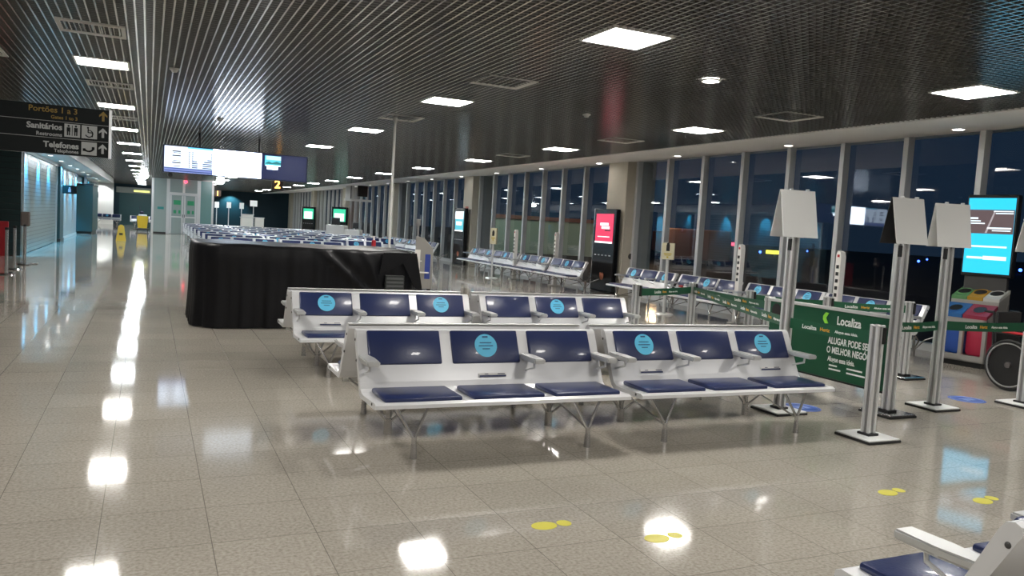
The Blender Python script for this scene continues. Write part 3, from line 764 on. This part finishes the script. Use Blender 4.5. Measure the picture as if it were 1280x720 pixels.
# ------------------------------------------------------------------ glass vestibule
M_FROST = mat('frosted_glass_panel', (.33, .40, .39), .25, 0, spec=.5)
M_FROST2 = mat('greenish_glass_panel', (.18, .34, .33), .18, 0)
t = thing('glass_vestibule', 'pale glass vestibule with double doors at the end of the aisle', 'vestibule', (0, 53, 0))
def vp(nm, x0, x1, z0, z1, m, y=0, d=.04): return part(nm, MB().span((x0, y, z0), (x1, y + d, z1)), m, t)
vp('frame', .12, .24, 0, 3.3, M_ALULT, -.06, .12); vp('frame', .94, 1.12, 0, 3.3, M_ALULT, -.06, .12); vp('frame', 2.66, 2.86, 0, 3.3, M_ALULT, -.06, .12); vp('frame', 3.5, 3.62, 0, 3.3, M_ALULT, -.06, .12)
vp('side_panel', .24, .94, .08, 3.3, M_FROST); vp('side_panel', 2.86, 3.5, .08, 3.3, M_FROST2); vp('plinth', .12, .94, 0, .08, M_BLACK, -.04, .1)
vp('transom', 1.12, 2.66, 2.36, 2.52, M_ALULT, -.06, .12); vp('upper_pane', 1.12, 1.83, 2.52, 3.3, M_FROST); vp('upper_pane', 1.97, 2.66, 2.52, 3.3, M_FROST); vp('mullion', 1.83, 1.97, 2.36, 3.3, M_WHITE, -.05, .1)
for x0_, x1_ in ((1.14, 1.88), (1.92, 2.64)):
    d = part('door', MB().span((x0_, 0, .02), (x1_, .04, 2.34)), M_FROST, t)
    part('stile', MB().span((x0_, -.02, .02), (x0_ + .09, .05, 2.34)).span((x1_ - .09, -.02, .02), (x1_, .05, 2.34)).span((x0_, -.02, 1.0), (x1_, .05, 1.08)), M_ALULT, d)
    part('notice', MB().span((x0_ + .2, -.03, 1.78), (x1_ - .14, -.005, 2.05)), mat('green_notice', (.03, .33, .15), .5), d)
    part('notice', MB().span((x0_ + .2, -.03, 1.25), (x0_ + .36, -.005, 1.45)).span((x1_ - .26, -.03, 1.25), (x1_ - .14, -.005, 1.45)), MATS['green_notice'], d)
    part('handle', MB().span((1.84 if x0_ < 1.5 else 1.95, -.08, 1.02), (1.87 if x0_ < 1.5 else 1.98, -.04, 1.2)), M_BLACK, d)
part('notice', MB().span((.45, -.03, 1.45), (.8, -.005, 1.6)), mat('teal_notice', (.03, .28, .27), .5), t)
part('body', MB().span((.12, .1, 0), (3.62, 5, .02)).span((.12, .06, 0), (.16, 5, 3.3)).span((3.58, .06, 0), (3.62, 5, 3.3)).span((.12, 4.96, 0), (3.62, 5, 3.3)).span((.12, .06, 3.28), (3.62, 5, 3.32)), M_PANEL, t)
part('warning_lamp', MB().ball((2.0, -.1, 3.2), .09), mat('red_lamp', (.3, .02, .03), .4, emit=(1., .05, .10), strength=2.5), t, True)

# ------------------------------------------------------------------ cart, wet floor sign, left posts
t = thing('cleaning_cart', 'yellow cleaning cart parked near the glass vestibule', 'cart', (-.36, 55.2, 0))
part('bag', MB().prism([(-.26, .2), (.26, .2), (.32, .95), (-.32, .95)], 'Y', -.3, .3), M_YELLOW, t); part('liner', MB().box((0, 0, .99), (.5, .5, .12), bev=.05), M_WHITE, t, True)
part('frame', MB().span((-.38, -.36, .1), (.38, .36, .18), .01).tube((.32, .3, .18), (.32, .3, 1.05), .02).tube((-.32, .3, .18), (-.32, .3, 1.05), .02), M_BLACK, t)
for sx in (-.3, .3):
    for sy in (-.28, .28): part('wheel', MB().tube((sx - .02, sy, .06), (sx + .02, sy, .06), .06, n=16), M_RUBBER, t, True)
part('mop', MB().tube((-.1, .1, 1.0), (-.18, .12, 1.55), .015).ball((-.05, .1, 1.15), .13, (1, .8, .8)), mat('dark_mop', (.03, .03, .06), .7), t, True)
t = thing('wet_floor_sign', 'yellow folding wet floor sign standing in the aisle', 'floor sign', (-1.1, 39.2, 0))
for s, nm in ((-1, 'front_leaf'), (1, 'back_leaf')):
    m = MB(); a = [(-.2, s * .16, 0), (.2, s * .16, 0), (.11, s * .015, .66), (-.11, s * .015, .66)]; b = [(x, y - s * .015, z) for x, y, z in a]
    va = [m.bm.verts.new(q) for q in a]; vb = [m.bm.verts.new(q) for q in b]; m.bm.faces.new(va); m.bm.faces.new(vb)
    for i in range(4): m.bm.faces.new((va[i], vb[i], vb[(i + 1) % 4], va[(i + 1) % 4]))
    part(nm, m, M_YELLOW, t)
part('handle', MB().box((0, 0, .68), (.12, .04, .05), bev=.01), M_YELLOW, t); part('print', MB().box((0, -.125, .3), (.14, .006, .10)), mat('dark_print', (.10, .08, .02), .5), t)
for (X, Y), lab in (((-2.68, 19.5), 'slim steel barrier post nearest the camera at the left edge'), ((-2.72, 20.9), 'slim steel barrier post, middle one of three at left'), ((-2.72, 22.5), 'slim steel barrier post nearest the cyan shutter')):
    t = thing('steel_post', lab, 'barrier post', (X, Y, 0), 0, 'slim steel posts at left')
    part('shaft', MB().tube((0, 0, .02), (0, 0, .93), .032, n=16), M_CHROME, t, True); part('base', MB().tube((0, 0, 0), (0, 0, .025), .17, .15, 24), M_CHROME, t, True)
    part('head', MB().tube((0, 0, .93), (0, 0, .98), .036, n=16), M_BLACK, t, True)
t = tag(inst('red_panel', MB().span((-.5, -.03, 0), (.5, .03, .95), .01).mesh('red_panel', M_RED), loc=(-3.98, 25.6, 0)), 'red panel leaning against the dark wall at the left edge', 'panel')
t = thing('sanitizer_dispenser', 'brownish grey dispenser on a stand beside the cyan shutter', 'dispenser', (-2.76, 22.9, 0))
part('stand', MB().tube((0, 0, 0), (0, 0, .95), .03), M_BLACK, t); part('body', MB().box((0, 0, 1.1), (.2, .16, .36), bev=.03), mat('taupe_plastic', (.12, .10, .09), .5), t); part('foot', MB().box((.1, 0, .015), (.35, .25, .03), bev=.01), M_CHROME, t)

# ------------------------------------------------------------------ totems against the columns
def totem(loc, scr, label, rz=0):
    t = thing('charging_totem', label, 'totem', loc, rz, 'black charging totems')
    part('body', MB().span((0, -.55, .05), (.14, .55, 2.25), .02), mat('gloss_black', (.007, .007, .008), .18), t)
    part('edge_trim', MB().span((-.01, .53, .05), (.15, .56, 2.26), .006), M_CHROME, t); part('plinth', MB().span((-.03, -.5, 0), (.17, .5, .05), .01), M_BLACK, t)
    s = part('screen', MB().span((-.012, -.45, 1.34), (.002, .43, 2.12)), scr[0], t)
    for (y0, z0, y1, z1), m in scr[1]: part('screen_graphic', MB().span((-.018, y0, z0), (-.011, y1, z1)), m, s)
    for i in range(5): part('socket_mark', MB().span((-.006, -.40 + i * .185, 1.0), (.002, -.40 + i * .185 + .09, 1.03)), M_SIGNW, t)
    m = MB()
    for i in range(4): m.tube((-.006, -.1 + i * .05, .42), (-.006, -.1 + i * .05, .52 + .03 * (i % 2)), .018, n=8)
    m.ball((-.004, -.02, .42), .09, (.05, 1, .8))
    part('hand_logo', m, mat('orange_logo', (.35, .12, .07), .5), t)
    return t
E = lambda n, c, s: mat(n, (.02, .02, .02), .3, emit=c, strength=s * .62)
wscr = E('totem_white', (1, .95, .95), 1.6)
totem((11.1, 18.56, 0), (E('totem_red', (.85, .03, .10), 1.1), [((-.28, 1.72, .12, 1.79), wscr), ((-.22, 1.81, .2, 1.88), wscr), ((-.34, 1.66, -.05, 1.70), E('totem_dark', (.08, .01, .02), 1.)), ((-.3, 1.5, .3, 1.52), wscr), ((-.45, 1.34, .43, 1.385), wscr)]), 'black totem with a red screen beside the nearest concrete column')
totem((11.1, 29.6, 0), (E('totem_cyan', (.06, .42, .52), 1.2), [((-.45, 1.82, .43, 2.12), E('totem_pale', (.75, .85, .95), 1.5)), ((-.3, 1.58, .3, 1.72), wscr), ((-.45, 1.34, .43, 1.39), wscr)]), 'black totem with a blue and white screen beside the second column')
totem((10.9, 50.6, 0), (E('totem_green', (.03, .50, .27), 1.3), [((-.35, 1.36, .35, 1.85), E('totem_mint', (.7, 1., .95), 1.6))]), 'far black totem with a green screen behind the white desk', .8)
totem((10.9, 61.4, 0), (MATS['totem_green'], [((-.35, 1.36, .35, 1.9), MATS['totem_mint'])]), 'farthest black totem with a green screen', .8)
for (y, z, w, h, m, lab) in ((18.45, 1.76, .16, .4, mat('pale_yellow_notice', (.6, .55, .25), .5), 'small pale notice on the nearest column'), (29.5, 2.1, .3, .45, mat('red_notice', (.5, .12, .08), .5), 'red and white notice on the second column'), (40.4, 2.0, .3, .4, MATS['red_notice'], 'small red notice on the third column')):
    tag(inst('wall_notice', MB().span((-.012, -w / 2, -h / 2), (0, w / 2, h / 2), .003).mesh('wall_notice', m), loc=(11.35, y, z)), lab, 'notice')
tag(inst('alarm_bell', MB().tube((0, -.05, 0), (0, 0, 0), .08, n=20).mesh('alarm_bell', mat('dark_bell', (.06, .055, .05), .5), True), loc=(11.62, 17.99, 1.03)), 'dark round fitting on the nearest column face', 'fitting')

# ------------------------------------------------------------------ slim white totems and gel stands by the window benches
def slim(loc, label):
    t = thing('hygiene_totem', label, 'totem', (*loc, 0), 0, 'slim white totems by the window benches')
    part('body', MB().prism([(-.055, .03), (.055, .03), (.05, 1.48), (.02, 1.55), (-.03, 1.53), (-.05, 1.46)], 'X', -.05, .05), M_WHITE, t)
    for i in range(5): part('pictogram', MB().box((-.054, 0, 1.30 - i * .11), (.008, .05, .055), bev=.002), M_BLACK, t)
    part('sensor', MB().box((-.05, 0, 1.47), (.012, .04, .04)), M_RED, t); part('base', MB().box((0, 0, .015), (.34, .13, .03), bev=.008), M_WHITE, t)
slim((10.72, 20.54), 'slim white totem left of the red screened totem, nearer one'); slim((10.40, 22.66), 'slim white totem left of the red screened totem, farther one')
slim((10.46, 12.30), 'slim white totem above the green tapes beside the window bench'); slim((9.8, 9.22), 'slim white totem behind the green banner rail')
for loc, lab, s in (((9.78, 13.74), 'yellow and white hygiene sign on a stand right of the nearest column', 1.), ((9.75, 22.9), 'narrow hygiene sign on a stand among the far window benches', .8)):
    t = thing('hygiene_sign_stand', lab, 'sign stand', (*loc, 0), -.75)
    part('pole', MB().tube((0, 0, .02), (0, 0, 1.15), .035 * s, n=14), M_ALU, t, True); part('base', MB().tube((0, 0, 0), (0, 0, .025), .2, .18, 24), M_ALU, t, True)
    bd = part('board', MB().box((0, 0, 1.31), (.26 * s, .10, .34 if s == 1. else .5), bev=.01), mat('cream_board', (.70, .66, .48), .5), t)
    part('dispenser_picture', MB().box((0, -.052, 1.38), (.07, .006, .13)).ball((0, -.052, 1.46), .03, (1, .12, 1)), M_BLACK, bd)
    part('print', MB().box((0, -.052, 1.26), (.16 * s, .006, .018)).box((0, -.052, 1.23), (.13 * s, .006, .016)).box((0, -.052, 1.19), (.04, .006, .03)), mat('mustard_print', (.55, .42, .02), .5), bd)
t = thing('snack_packet', 'small red and white packet left on the window bench', 'packet', (10.32, 13.95, .44))
part('pouch', MB().box((0, 0, .085), (.06, .12, .16), bev=.02), M_RED, t, True); part('band', MB().box((-.02, 0, .09), (.03, .125, .05), bev=.004), M_WHITE, t)

# ------------------------------------------------------------------ recycling station with screen
ang = math.atan2(-.985, .17)                      # local x runs along the front, -y faces the hall
ctr = Vector((10.74, 7.40, 0)) - .34 * Vector((.17, -.985, 0)) + .3 * Vector((.985, .17, 0))
t = thing('recycling_station', 'recycling station with coloured lids below the bright cyan screen', 'recycling bin', ctr, ang)
m = MB(); w = .34
m.span((-w, -.30, .08), (-w + .05, .30, .70)).span((w - .05, -.28, .08), (w, .30, .12)).span((-.025, -.30, .08), (.025, -.25, .70)).span((-w, -.30, .08), (w, -.25, .17)).span((-w, -.30, .62), (w, -.25, .70)).span((w - .05, -.30, .08), (w, -.25, .70)).span((w - .05, .25, .08), (w, .30, .9)).span((-w, .26, .08), (w, .30, .95)).span((-w, -.3, .08), (w, .3, .1)).span((w - .05, -.3, .62), (w, .3, .70))
part('cabinet', m, mat('stainless_cabinet', (.40, .39, .37), .4, .5), t)
part('plinth', MB().span((-w + .05, -.24, 0), (w - .05, .26, .08)), M_BLACK, t)
for x0_, m_, n_ in ((-.19, mat('blue_bag', (.02, .08, .36), .35), 'blue'), (.17, mat('red_bag', (.42, .02, .06), .35), 'red')):
    o = part('bag', MB().box((x0_ * .9, -.05, .38), (.27, .36, .46), bev=.07), m_, t, True, label=n_ + ' bin bag')
part('stepped_top', MB().prism([(-.29, .69), (-.30, .70), (-.02, .845), (.0, .845), (.0, .95), (.30, 1.075), (.30, .69)], 'X', -w + .004, w - .004), mat('stainless_cabinet', ()), t)
def lid(x0_, x1_, y0_, y1_, z0_, z1_, m_):
    l = part('lid', MB().prism([(y0_, z0_), (y1_, z1_), (y1_, z1_ - .05), (y0_, z0_ - .05)], 'X', x0_ + .004, x1_ - .004), m_, t)
    cy = (y0_ + y1_) / 2; cz = (z0_ + z1_) / 2; tilt_ = math.atan2(z1_ - z0_, y1_ - y0_)
    mm = MB().torus((0, 0, 0), .095, .010, 28, 8, 'Z'); o = part('rim', mm, m_, l, True, (((x0_ + x1_) / 2), cy, cz + .004)); o.rotation_euler = (tilt_, 0, 0)
    mm = MB().tube((0, 0, 0), (0, 0, .006), .092, n=28); o = part('opening', mm, M_BLACK, l, True, (((x0_ + x1_) / 2), cy, cz + .001)); o.rotation_euler = (tilt_, 0, 0)
lid(-w, -.0, -.31, -.02, .75, .90, mat('blue_lid', (.02, .12, .34), .4)); lid(0, w, -.31, -.02, .75, .90, mat('maroon_lid', (.26, .02, .05), .4))
lid(-w, -.113, .0, .31, 1.0, 1.13, mat('green_lid', (.10, .26, .10), .4)); lid(-.113, .113, .0, .31, 1.0, 1.13, mat('amber_lid', (.45, .25, .02), .4)); lid(.113, w, .0, .31, 1.0, 1.13, mat('pale_lid', (.55, .56, .54), .4))
part('neck', MB().span((-.30, .24, .95), (.30, .32, 1.36), .01), mat('dark_grey_neck', (.06, .06, .06), .4), t)
scr = part('display', MB().span((-.345, .20, 1.30), (.365, .33, 2.50), .02), M_BLACK, t)
part('screen', MB().span((-.315, .192, 1.35), (.335, .202, 2.45)), E('screen_cyan', (.02, .56, .92), 1.15), scr)
part('screen_photo', MB().span((-.315, .188, 1.93), (.335, .194, 2.28)), E('screen_brown', (.11, .075, .08), 1.), scr)
M_LET = E('screen_white', (.75, .9, 1.), 1.3)
for (x0_, z0_, l_, h_) in ((.05, 2.25, .27, .014), (.08, 2.22, .24, .014), (-.30, 2.14, .14, .026), (-.30, 2.105, .18, .016), (-.30, 2.07, .24, .016), (-.02, 2.0, .33, .024), (.05, 1.97, .25, .014), (-.27, 1.73, .54, .024), (-.27, 1.56, .22, .03), (-.04, 1.55, .32, .055)):
    part('screen_lettering', MB().span((x0_, .184, z0_), (x0_ + l_, .193, z0_ + h_)), M_LET, scr)
m = MB().prism([(-.05, 1.94), (-.02, 1.94), (.08, 2.27), (.06, 2.27)], 'Y', .185, .19)
part('screen_road', m, E('screen_grey', (.4, .36, .38), 1.), scr)

# ------------------------------------------------------------------ wheelchair
t = thing('wheelchair', 'black wheelchair behind the right edge barrier post', 'wheelchair', (9.76, 6.20, 0))
for sx in (-.28, .28):
    wv = part('wheel', MB().torus((sx, 0, .31), .292, .018, 44, 10), M_RUBBER, t, True)
    part('hand_rim', MB().torus((sx + (.03 if sx > 0 else -.03), 0, .31), .262, .009, 44, 8), mat('dull_rim', (.34, .34, .34), .35, .6), wv, True)
    part('wheel_disc', MB().tube((sx - .006, 0, .31), (sx + .006, 0, .31), .26, n=40), M_BLACK, wv)
    m = MB().tube((sx - .04, 0, .31), (sx + .04, 0, .31), .035, n=16)
    part('hub', m, mat('hub_grey', (.10, .09, .09), .4), wv, True)
    part('frame', MB().path([(sx * .85, .28, .92), (sx * .85, .24, .25), (sx * .85, -.36, .25), (sx * .85, -.40, .12)], .014).path([(sx * .85, .22, .68), (sx * .85, -.25, .68), (sx * .85, -.30, .25)], .012).path([(sx * .85, .28, .92), (sx * .85, .40, .92)], .016), M_BLACK, t, True)
    part('armrest', MB().box((sx * .85, -.02, .70), (.05, .34, .03), bev=.01), M_RED if sx < 0 else M_BLACK, t)
    part('caster', MB().tube((sx * .85 - .015, -.36, .09), (sx * .85 + .015, -.36, .09), .09, n=24), M_RUBBER, t, True)
    part('footplate', MB().box((sx * .5, -.48, .12), (.16, .16, .012)), M_BLACK, t)
part('seat', MB().box((0, -.05, .48), (.44, .42, .04), bev=.015), mat('black_nylon', (.014, .014, .016), .6), t); part('backrest', MB().box((0, .25, .72), (.44, .03, .42), bev=.012), MATS['black_nylon'], t)

# ------------------------------------------------------------------ floor stickers
def footprint(X, Y, rz, label):
    t = thing('footprint_sticker', label, 'floor sticker', (X, Y, .0005), rz, 'yellow footprint stickers')
    def blob(cx, rx, ry):
        m = MB(); m.prism([(cx + rx * math.cos(a * PI / 12), ry * math.sin(a * PI / 12)) for a in range(24)], 'Z', 0, .0015); return m
    part('sole', blob(0, .075, .055), M_YDECAL, t); part('heel', blob(.125, .042, .042), M_YDECAL, t)
footprint(1.99, 3.745, .05, 'yellow footprint on the floor below the front left bench'); footprint(2.50, 3.42, .1, 'yellow footprint on the floor at a bright lamp reflection')
footprint(4.50, 3.66, .15, 'yellow footprint left of the corner armrest, farther from the edge'); footprint(5.02, 3.36, .2, 'yellow footprint nearest the right edge of the photo'); footprint(-.40, 3.70, .0, 'yellow footprint at the bottom left edge')
for X, Y, lab in ((5.92, 5.9, 'round blue floor sticker behind the front right bench'), (8.33, 5.88, 'round blue floor sticker in front of the recycling station')):
    t = thing('round_floor_sticker', lab, 'floor sticker', (X, Y, .0005), 0, 'round blue floor stickers')
    part('disc', MB().tube((0, 0, 0), (0, 0, .0015), .19, n=40), M_BDECAL, t)
    part('print', MB().torus((0, 0, .0015), .165, .004, 40, 4, 'Z').box((0, .04, .002), (.16, .02, .001)).box((-.03, -.02, .002), (.06, .07, .001)).box((.05, -.02, .002), (.06, .07, .001)), mat('pale_blue_print', (.35, .45, .75), .4), t)

# ------------------------------------------------------------------ far gates: desk, monitors, cards, seats
t = thing('gate_desk', 'white boarding desk with dark monitors beyond the benches', 'desk', (8.75, 39.3, 0), -.5); t.scale = (.8, .9, 1)
part('body', MB().span((-1.05, -.35, 0), (.1, .35, 1.22), .02), M_WHITE, t); part('wing', MB().span((.1, -.3, 0), (1.05, .3, 1.05), .02), M_WHITE, t)
part('monitor', MB().box((-.55, 0, 1.42), (.5, .05, .32), bev=.01).box((-.55, .03, 1.25), (.06, .06, .1)), M_BLACK, t); part('monitor', MB().box((.7, 0, 1.25), (.36, .05, .28), bev=.01).box((.7, .03, 1.1), (.06, .06, .1)), M_BLACK, t)
part('emblem', MB().box((.0, -.36, .7), (.18, .02, .14)), MATS['grey_plastic'], t)
t = thing('hanging_monitor', 'dark monitors hung on a white shelf by the far windows', 'monitor', (10.7, 45, 2.3))
part('screen', MB().box((.25, 0, .85), (.62, .1, .62), bev=.02, rz=.3), M_BLACK, t); part('backboard', MB().box((-.45, .05, .8), (.5, .06, .85), bev=.01), M_WHITE, t); part('shelf', MB().box((0, 0, .32), (1.5, .3, .12), bev=.01), M_WHITE, t)
part('hanger', MB().tube((-.4, 0, .38), (-.4, 0, 1.15), .025).tube((.3, 0, .38), (.3, 0, 1.15), .025), M_BLACK, t)
for X, z, lab in ((4.31, 1.97, 'small white card on a stand by the gate one sign'), (5.11, 2.0, 'small white card on a stand, second from the vestibule'), (5.97, 2.0, 'small white card on a stand under the teal wall glow'), (6.78, 2.22, 'larger pale board on a stand right of the wall glow')):
    t = thing('card_stand', lab, 'sign stand', (X, 60, 0), 0, 'far white cards on stands')
    part('pole', MB().tube((0, 0, .03), (0, 0, z), .03, n=10), M_ALU, t); part('base', MB().box((0, 0, .02), (.36, .36, .03)), M_CARD, t)
    part('card', MB().box((0, -.05, z), (.30 if z < 2.1 else .5, .03, .42), bev=.006), M_CARD, t)
for X, y, w_, lab in ((6.45, 60.5, .75, 'far white counter left of the teal columns'), (7.35, 61.2, .6, 'far pale counter right of the white one'), (6.0, 57, .7, 'low far white counter behind the benches')):
    t = thing('far_counter', lab, 'counter', (X, y, 0))
    part('body', MB().box((0, 0, .7 if w_ > .7 else .6), (w_, .5, 1.4 if w_ > .7 else 1.2), bev=.02), M_WHITE, t); part('top', MB().box((0, 0, 1.42 if w_ > .7 else 1.22), (w_ + .1, .6, .05), bev=.01), M_ALULT, t)
for i in range(3):
    t = bench((-2.9 + i * 2.2 if i < 1 else -2.35 + i * 2.05, 68.5 if i < 1 else 66.5, 0), 0, 'faraway bench at the end of the left aisle, %s from the left' % ordn(i), 'faraway benches down the left aisle', ALL, (1,), (), False, False)
t = thing('exit_board', 'far overhead sign board with a small yellow glow at the aisle end', 'sign', (-.9, 62, 2.62))
part('board', MB().span((-1.2, 0, -.2), (1.0, .1, .2), .01), mat('grey_sign', (.2, .21, .2), .5), t); part('glow_strip', MB().span((-.1, -.01, -.1), (.9, .0, .02)), E('yellow_glow', (.85, .9, .2), 1.6), t); part('hanger', MB().tube((0, .05, .2), (0, .05, .73), .02), M_BLACK, t)
struct('wall_far.001', MB().span((-2.2, 72, 0), (1.2, 72.2, 2.6)).mesh('dark_end_wall', M_TEAL))

# ------------------------------------------------------------------ outside
struct('ground', MB().span((12.4, -60, -.35), (420, 420, -.3)).mesh('ground', M_ASPHALT))
def outlamp(name, loc, sz, c, s, label, cat, h=.3):
    t = thing(name, label, cat, (loc[0], loc[1], -.3), 0)
    part('stem', MB().tube((0, 0, 0), (0, 0, loc[2] + .3), max(.03, sz[2] * .15), n=8), M_BLACK, t)
    part('lamp', MB().box((0, 0, loc[2] + .3 + sz[2] / 2), sz), E(label[:18], c, s), t)
blue = [(72, 88.4), (85.1, 95.8), (120, 128), (150, 152), (168, 140), (150, 118), (160, 120), (172, 123), (150, 100), (165, 104), (110, 88), (190, 230), (95, 62), (120, 150)]
for i, (X, Y) in enumerate(blue):
    t = thing('taxiway_light', 'small blue taxiway light out on the dark apron, %s of the scattered dots' % ordn(i), 'taxiway light', (X, Y, -.3), 0, 'blue taxiway lights outside')
    part('stem', MB().tube((0, 0, 0), (0, 0, .35), .05, n=8), M_BLACK, t); part('lamp', MB().ball((0, 0, .5), .2), E('taxi_blue', (.05, .12, 1.), 9), t, True)
outlamp('apron_sign_light', (81.9, 89.3, .1), (1.6, 1.6, .5), (1., .8, .05), 4., 'lit yellow bar of light out on the apron', 'apron light')
outlamp('warning_light_bar', (80, 96, .9), (1.5, 1.5, .5), (1., .06, .10), 4., 'glowing red bar of light seen through the window', 'apron light')
outlamp('blue_light_column', (96, 80, 1.), (.5, .5, 4.2), (.03, .10, .9), .8, 'tall dim blue vertical light outside', 'apron light')
t = thing('neon_letters', 'distant row of reddish neon strokes outside the windows', 'neon sign', (94, 80, 6.2))
for i, h in enumerate((1.1, .7, 1.3, .9, 1.2, .6, 1.4)): part('stroke', MB().span((.0, -i * .75 - .12, -h / 2), (.2, -i * .75 + .12, h / 2)), E('neon_red', (.9, .18, .10), 1.6), t)
part('mast', MB().tube((0.3, -2.2, -6.5), (.3, -2.2, 1.), .15), M_BLACK, t)
for d in blue[:0]: pass
t = thing('jet_bridge', 'rust coloured jet bridge outside beyond the nearest column', 'jet bridge', (38, 51, -.3), -.5); t.scale = (.8, .8, .55)
part('tunnel', MB().span((-2.5, -9, 1.3), (1.2, 9, 4.3), .1), mat('rust_paint', (.30, .11, .05), .6), t)
part('cab', MB().span((-3.2, -11.5, .9), (2., -9, 4.6), .15), mat('rust_dark', (.18, .08, .05), .6), t)
for yy in (-7, 5): part('support', MB().span((-.9, yy, 0), (-.3, yy + .5, 1.4)).span((-1.9, yy - .4, 0), (.7, yy + .9, .35)), M_BLACK, t)
t = thing('service_building', 'low pale building lit greenish outside the left windows', 'building', (30, 62, -.3), -.4)
part('wall', MB().span((-5, -6, 0), (5, 6, 2.6)), mat('pale_render', (.35, .45, .38), .8), t); part('tower', MB().span((-5.5, -7.5, 0), (-3.6, -6, 4.2)), MATS['pale_render'], t); part('roof', MB().span((-5.3, -6.3, 2.6), (5.3, 6.3, 2.9)), mat('rust_roof', (.22, .08, .05), .7), t)
def point(name, loc, power, color, r=1.2):
    d = bpy.data.lights.new(name, 'POINT'); d.energy = power; d.color = color; d.shadow_soft_size = r
    o = bpy.data.objects.new(name, d); COL.objects.link(o); o.location = loc
point('apron_lamp_sodium', (30, 44, 4.5), 500, (1., .6, .3)); point('apron_lamp_green', (22, 52, 4.5), 320, (.6, 1., .75)); point('apron_lamp_red', (22, 46, 5.), 350, (1., .4, .25))
for X, Y, z, lab in ((24, 62, 5.6, 'bright apron floodlight seen through the third window bay, left one'), (22, 53, 5.0, 'bright apron floodlight seen through the third window bay, right one')):
    t = thing('mast_floodlight', lab, 'floodlight', (X, Y, -.3))
    part('mast', MB().tube((0, 0, 0), (0, 0, z), .09), M_BLACK, t); part('lamp', MB().ball((0, 0, z), .28), E('mast_white', (.85, .95, 1.), 14), t, True)

# cyan shop lights over the shutters, teal wall washer at the far end, red-lamps etc.
def spot(name, loc, power, color, size, rot, blend=.6):
    d = bpy.data.lights.new(name, 'SPOT'); d.energy = power; d.color = color; d.spot_size = size; d.spot_blend = blend; d.shadow_soft_size = .04
    o = bpy.data.objects.new(name, d); COL.objects.link(o); o.location = loc; o.rotation_euler = rot
for k in range(10):
    spot('shop_spot', (-3.02, 27 + k * 2.9, 2.95), 420, (.05, .55, 1.), math.radians(80), (0, math.radians(20), 0))
spot('wall_washer', (6.6, 75.2, 3.1), 160, (.3, .9, 1.), math.radians(110), (math.radians(25), 0, 0))
spot('end_wall_washer', (-3.4, 69.3, 3.2), 120, (.95, 1., 1.), math.radians(110), (math.radians(20), 0, 0))

# ------------------------------------------------------------------ world and output
w = bpy.data.worlds.new('night'); S.world = w; w.use_nodes = True
bg = w.node_tree.nodes['Background']; bg.inputs['Color'].default_value = (.10, .20, .36, 1); bg.inputs['Strength'].default_value = .062
S.view_settings.view_transform = 'Standard'; S.view_settings.look = 'None'; S.view_settings.gamma = 1; S.view_settings.use_curve_mapping = False
S.view_settings.exposure = 0.95
S.cycles.use_denoising = True
S.cycles.max_bounces = 8; S.cycles.diffuse_bounces = 4; S.cycles.glossy_bounces = 4; S.cycles.transparent_max_bounces = 8
S.cycles.caustics_reflective = False; S.cycles.caustics_refractive = False
S.cycles.sample_clamp_indirect = 6
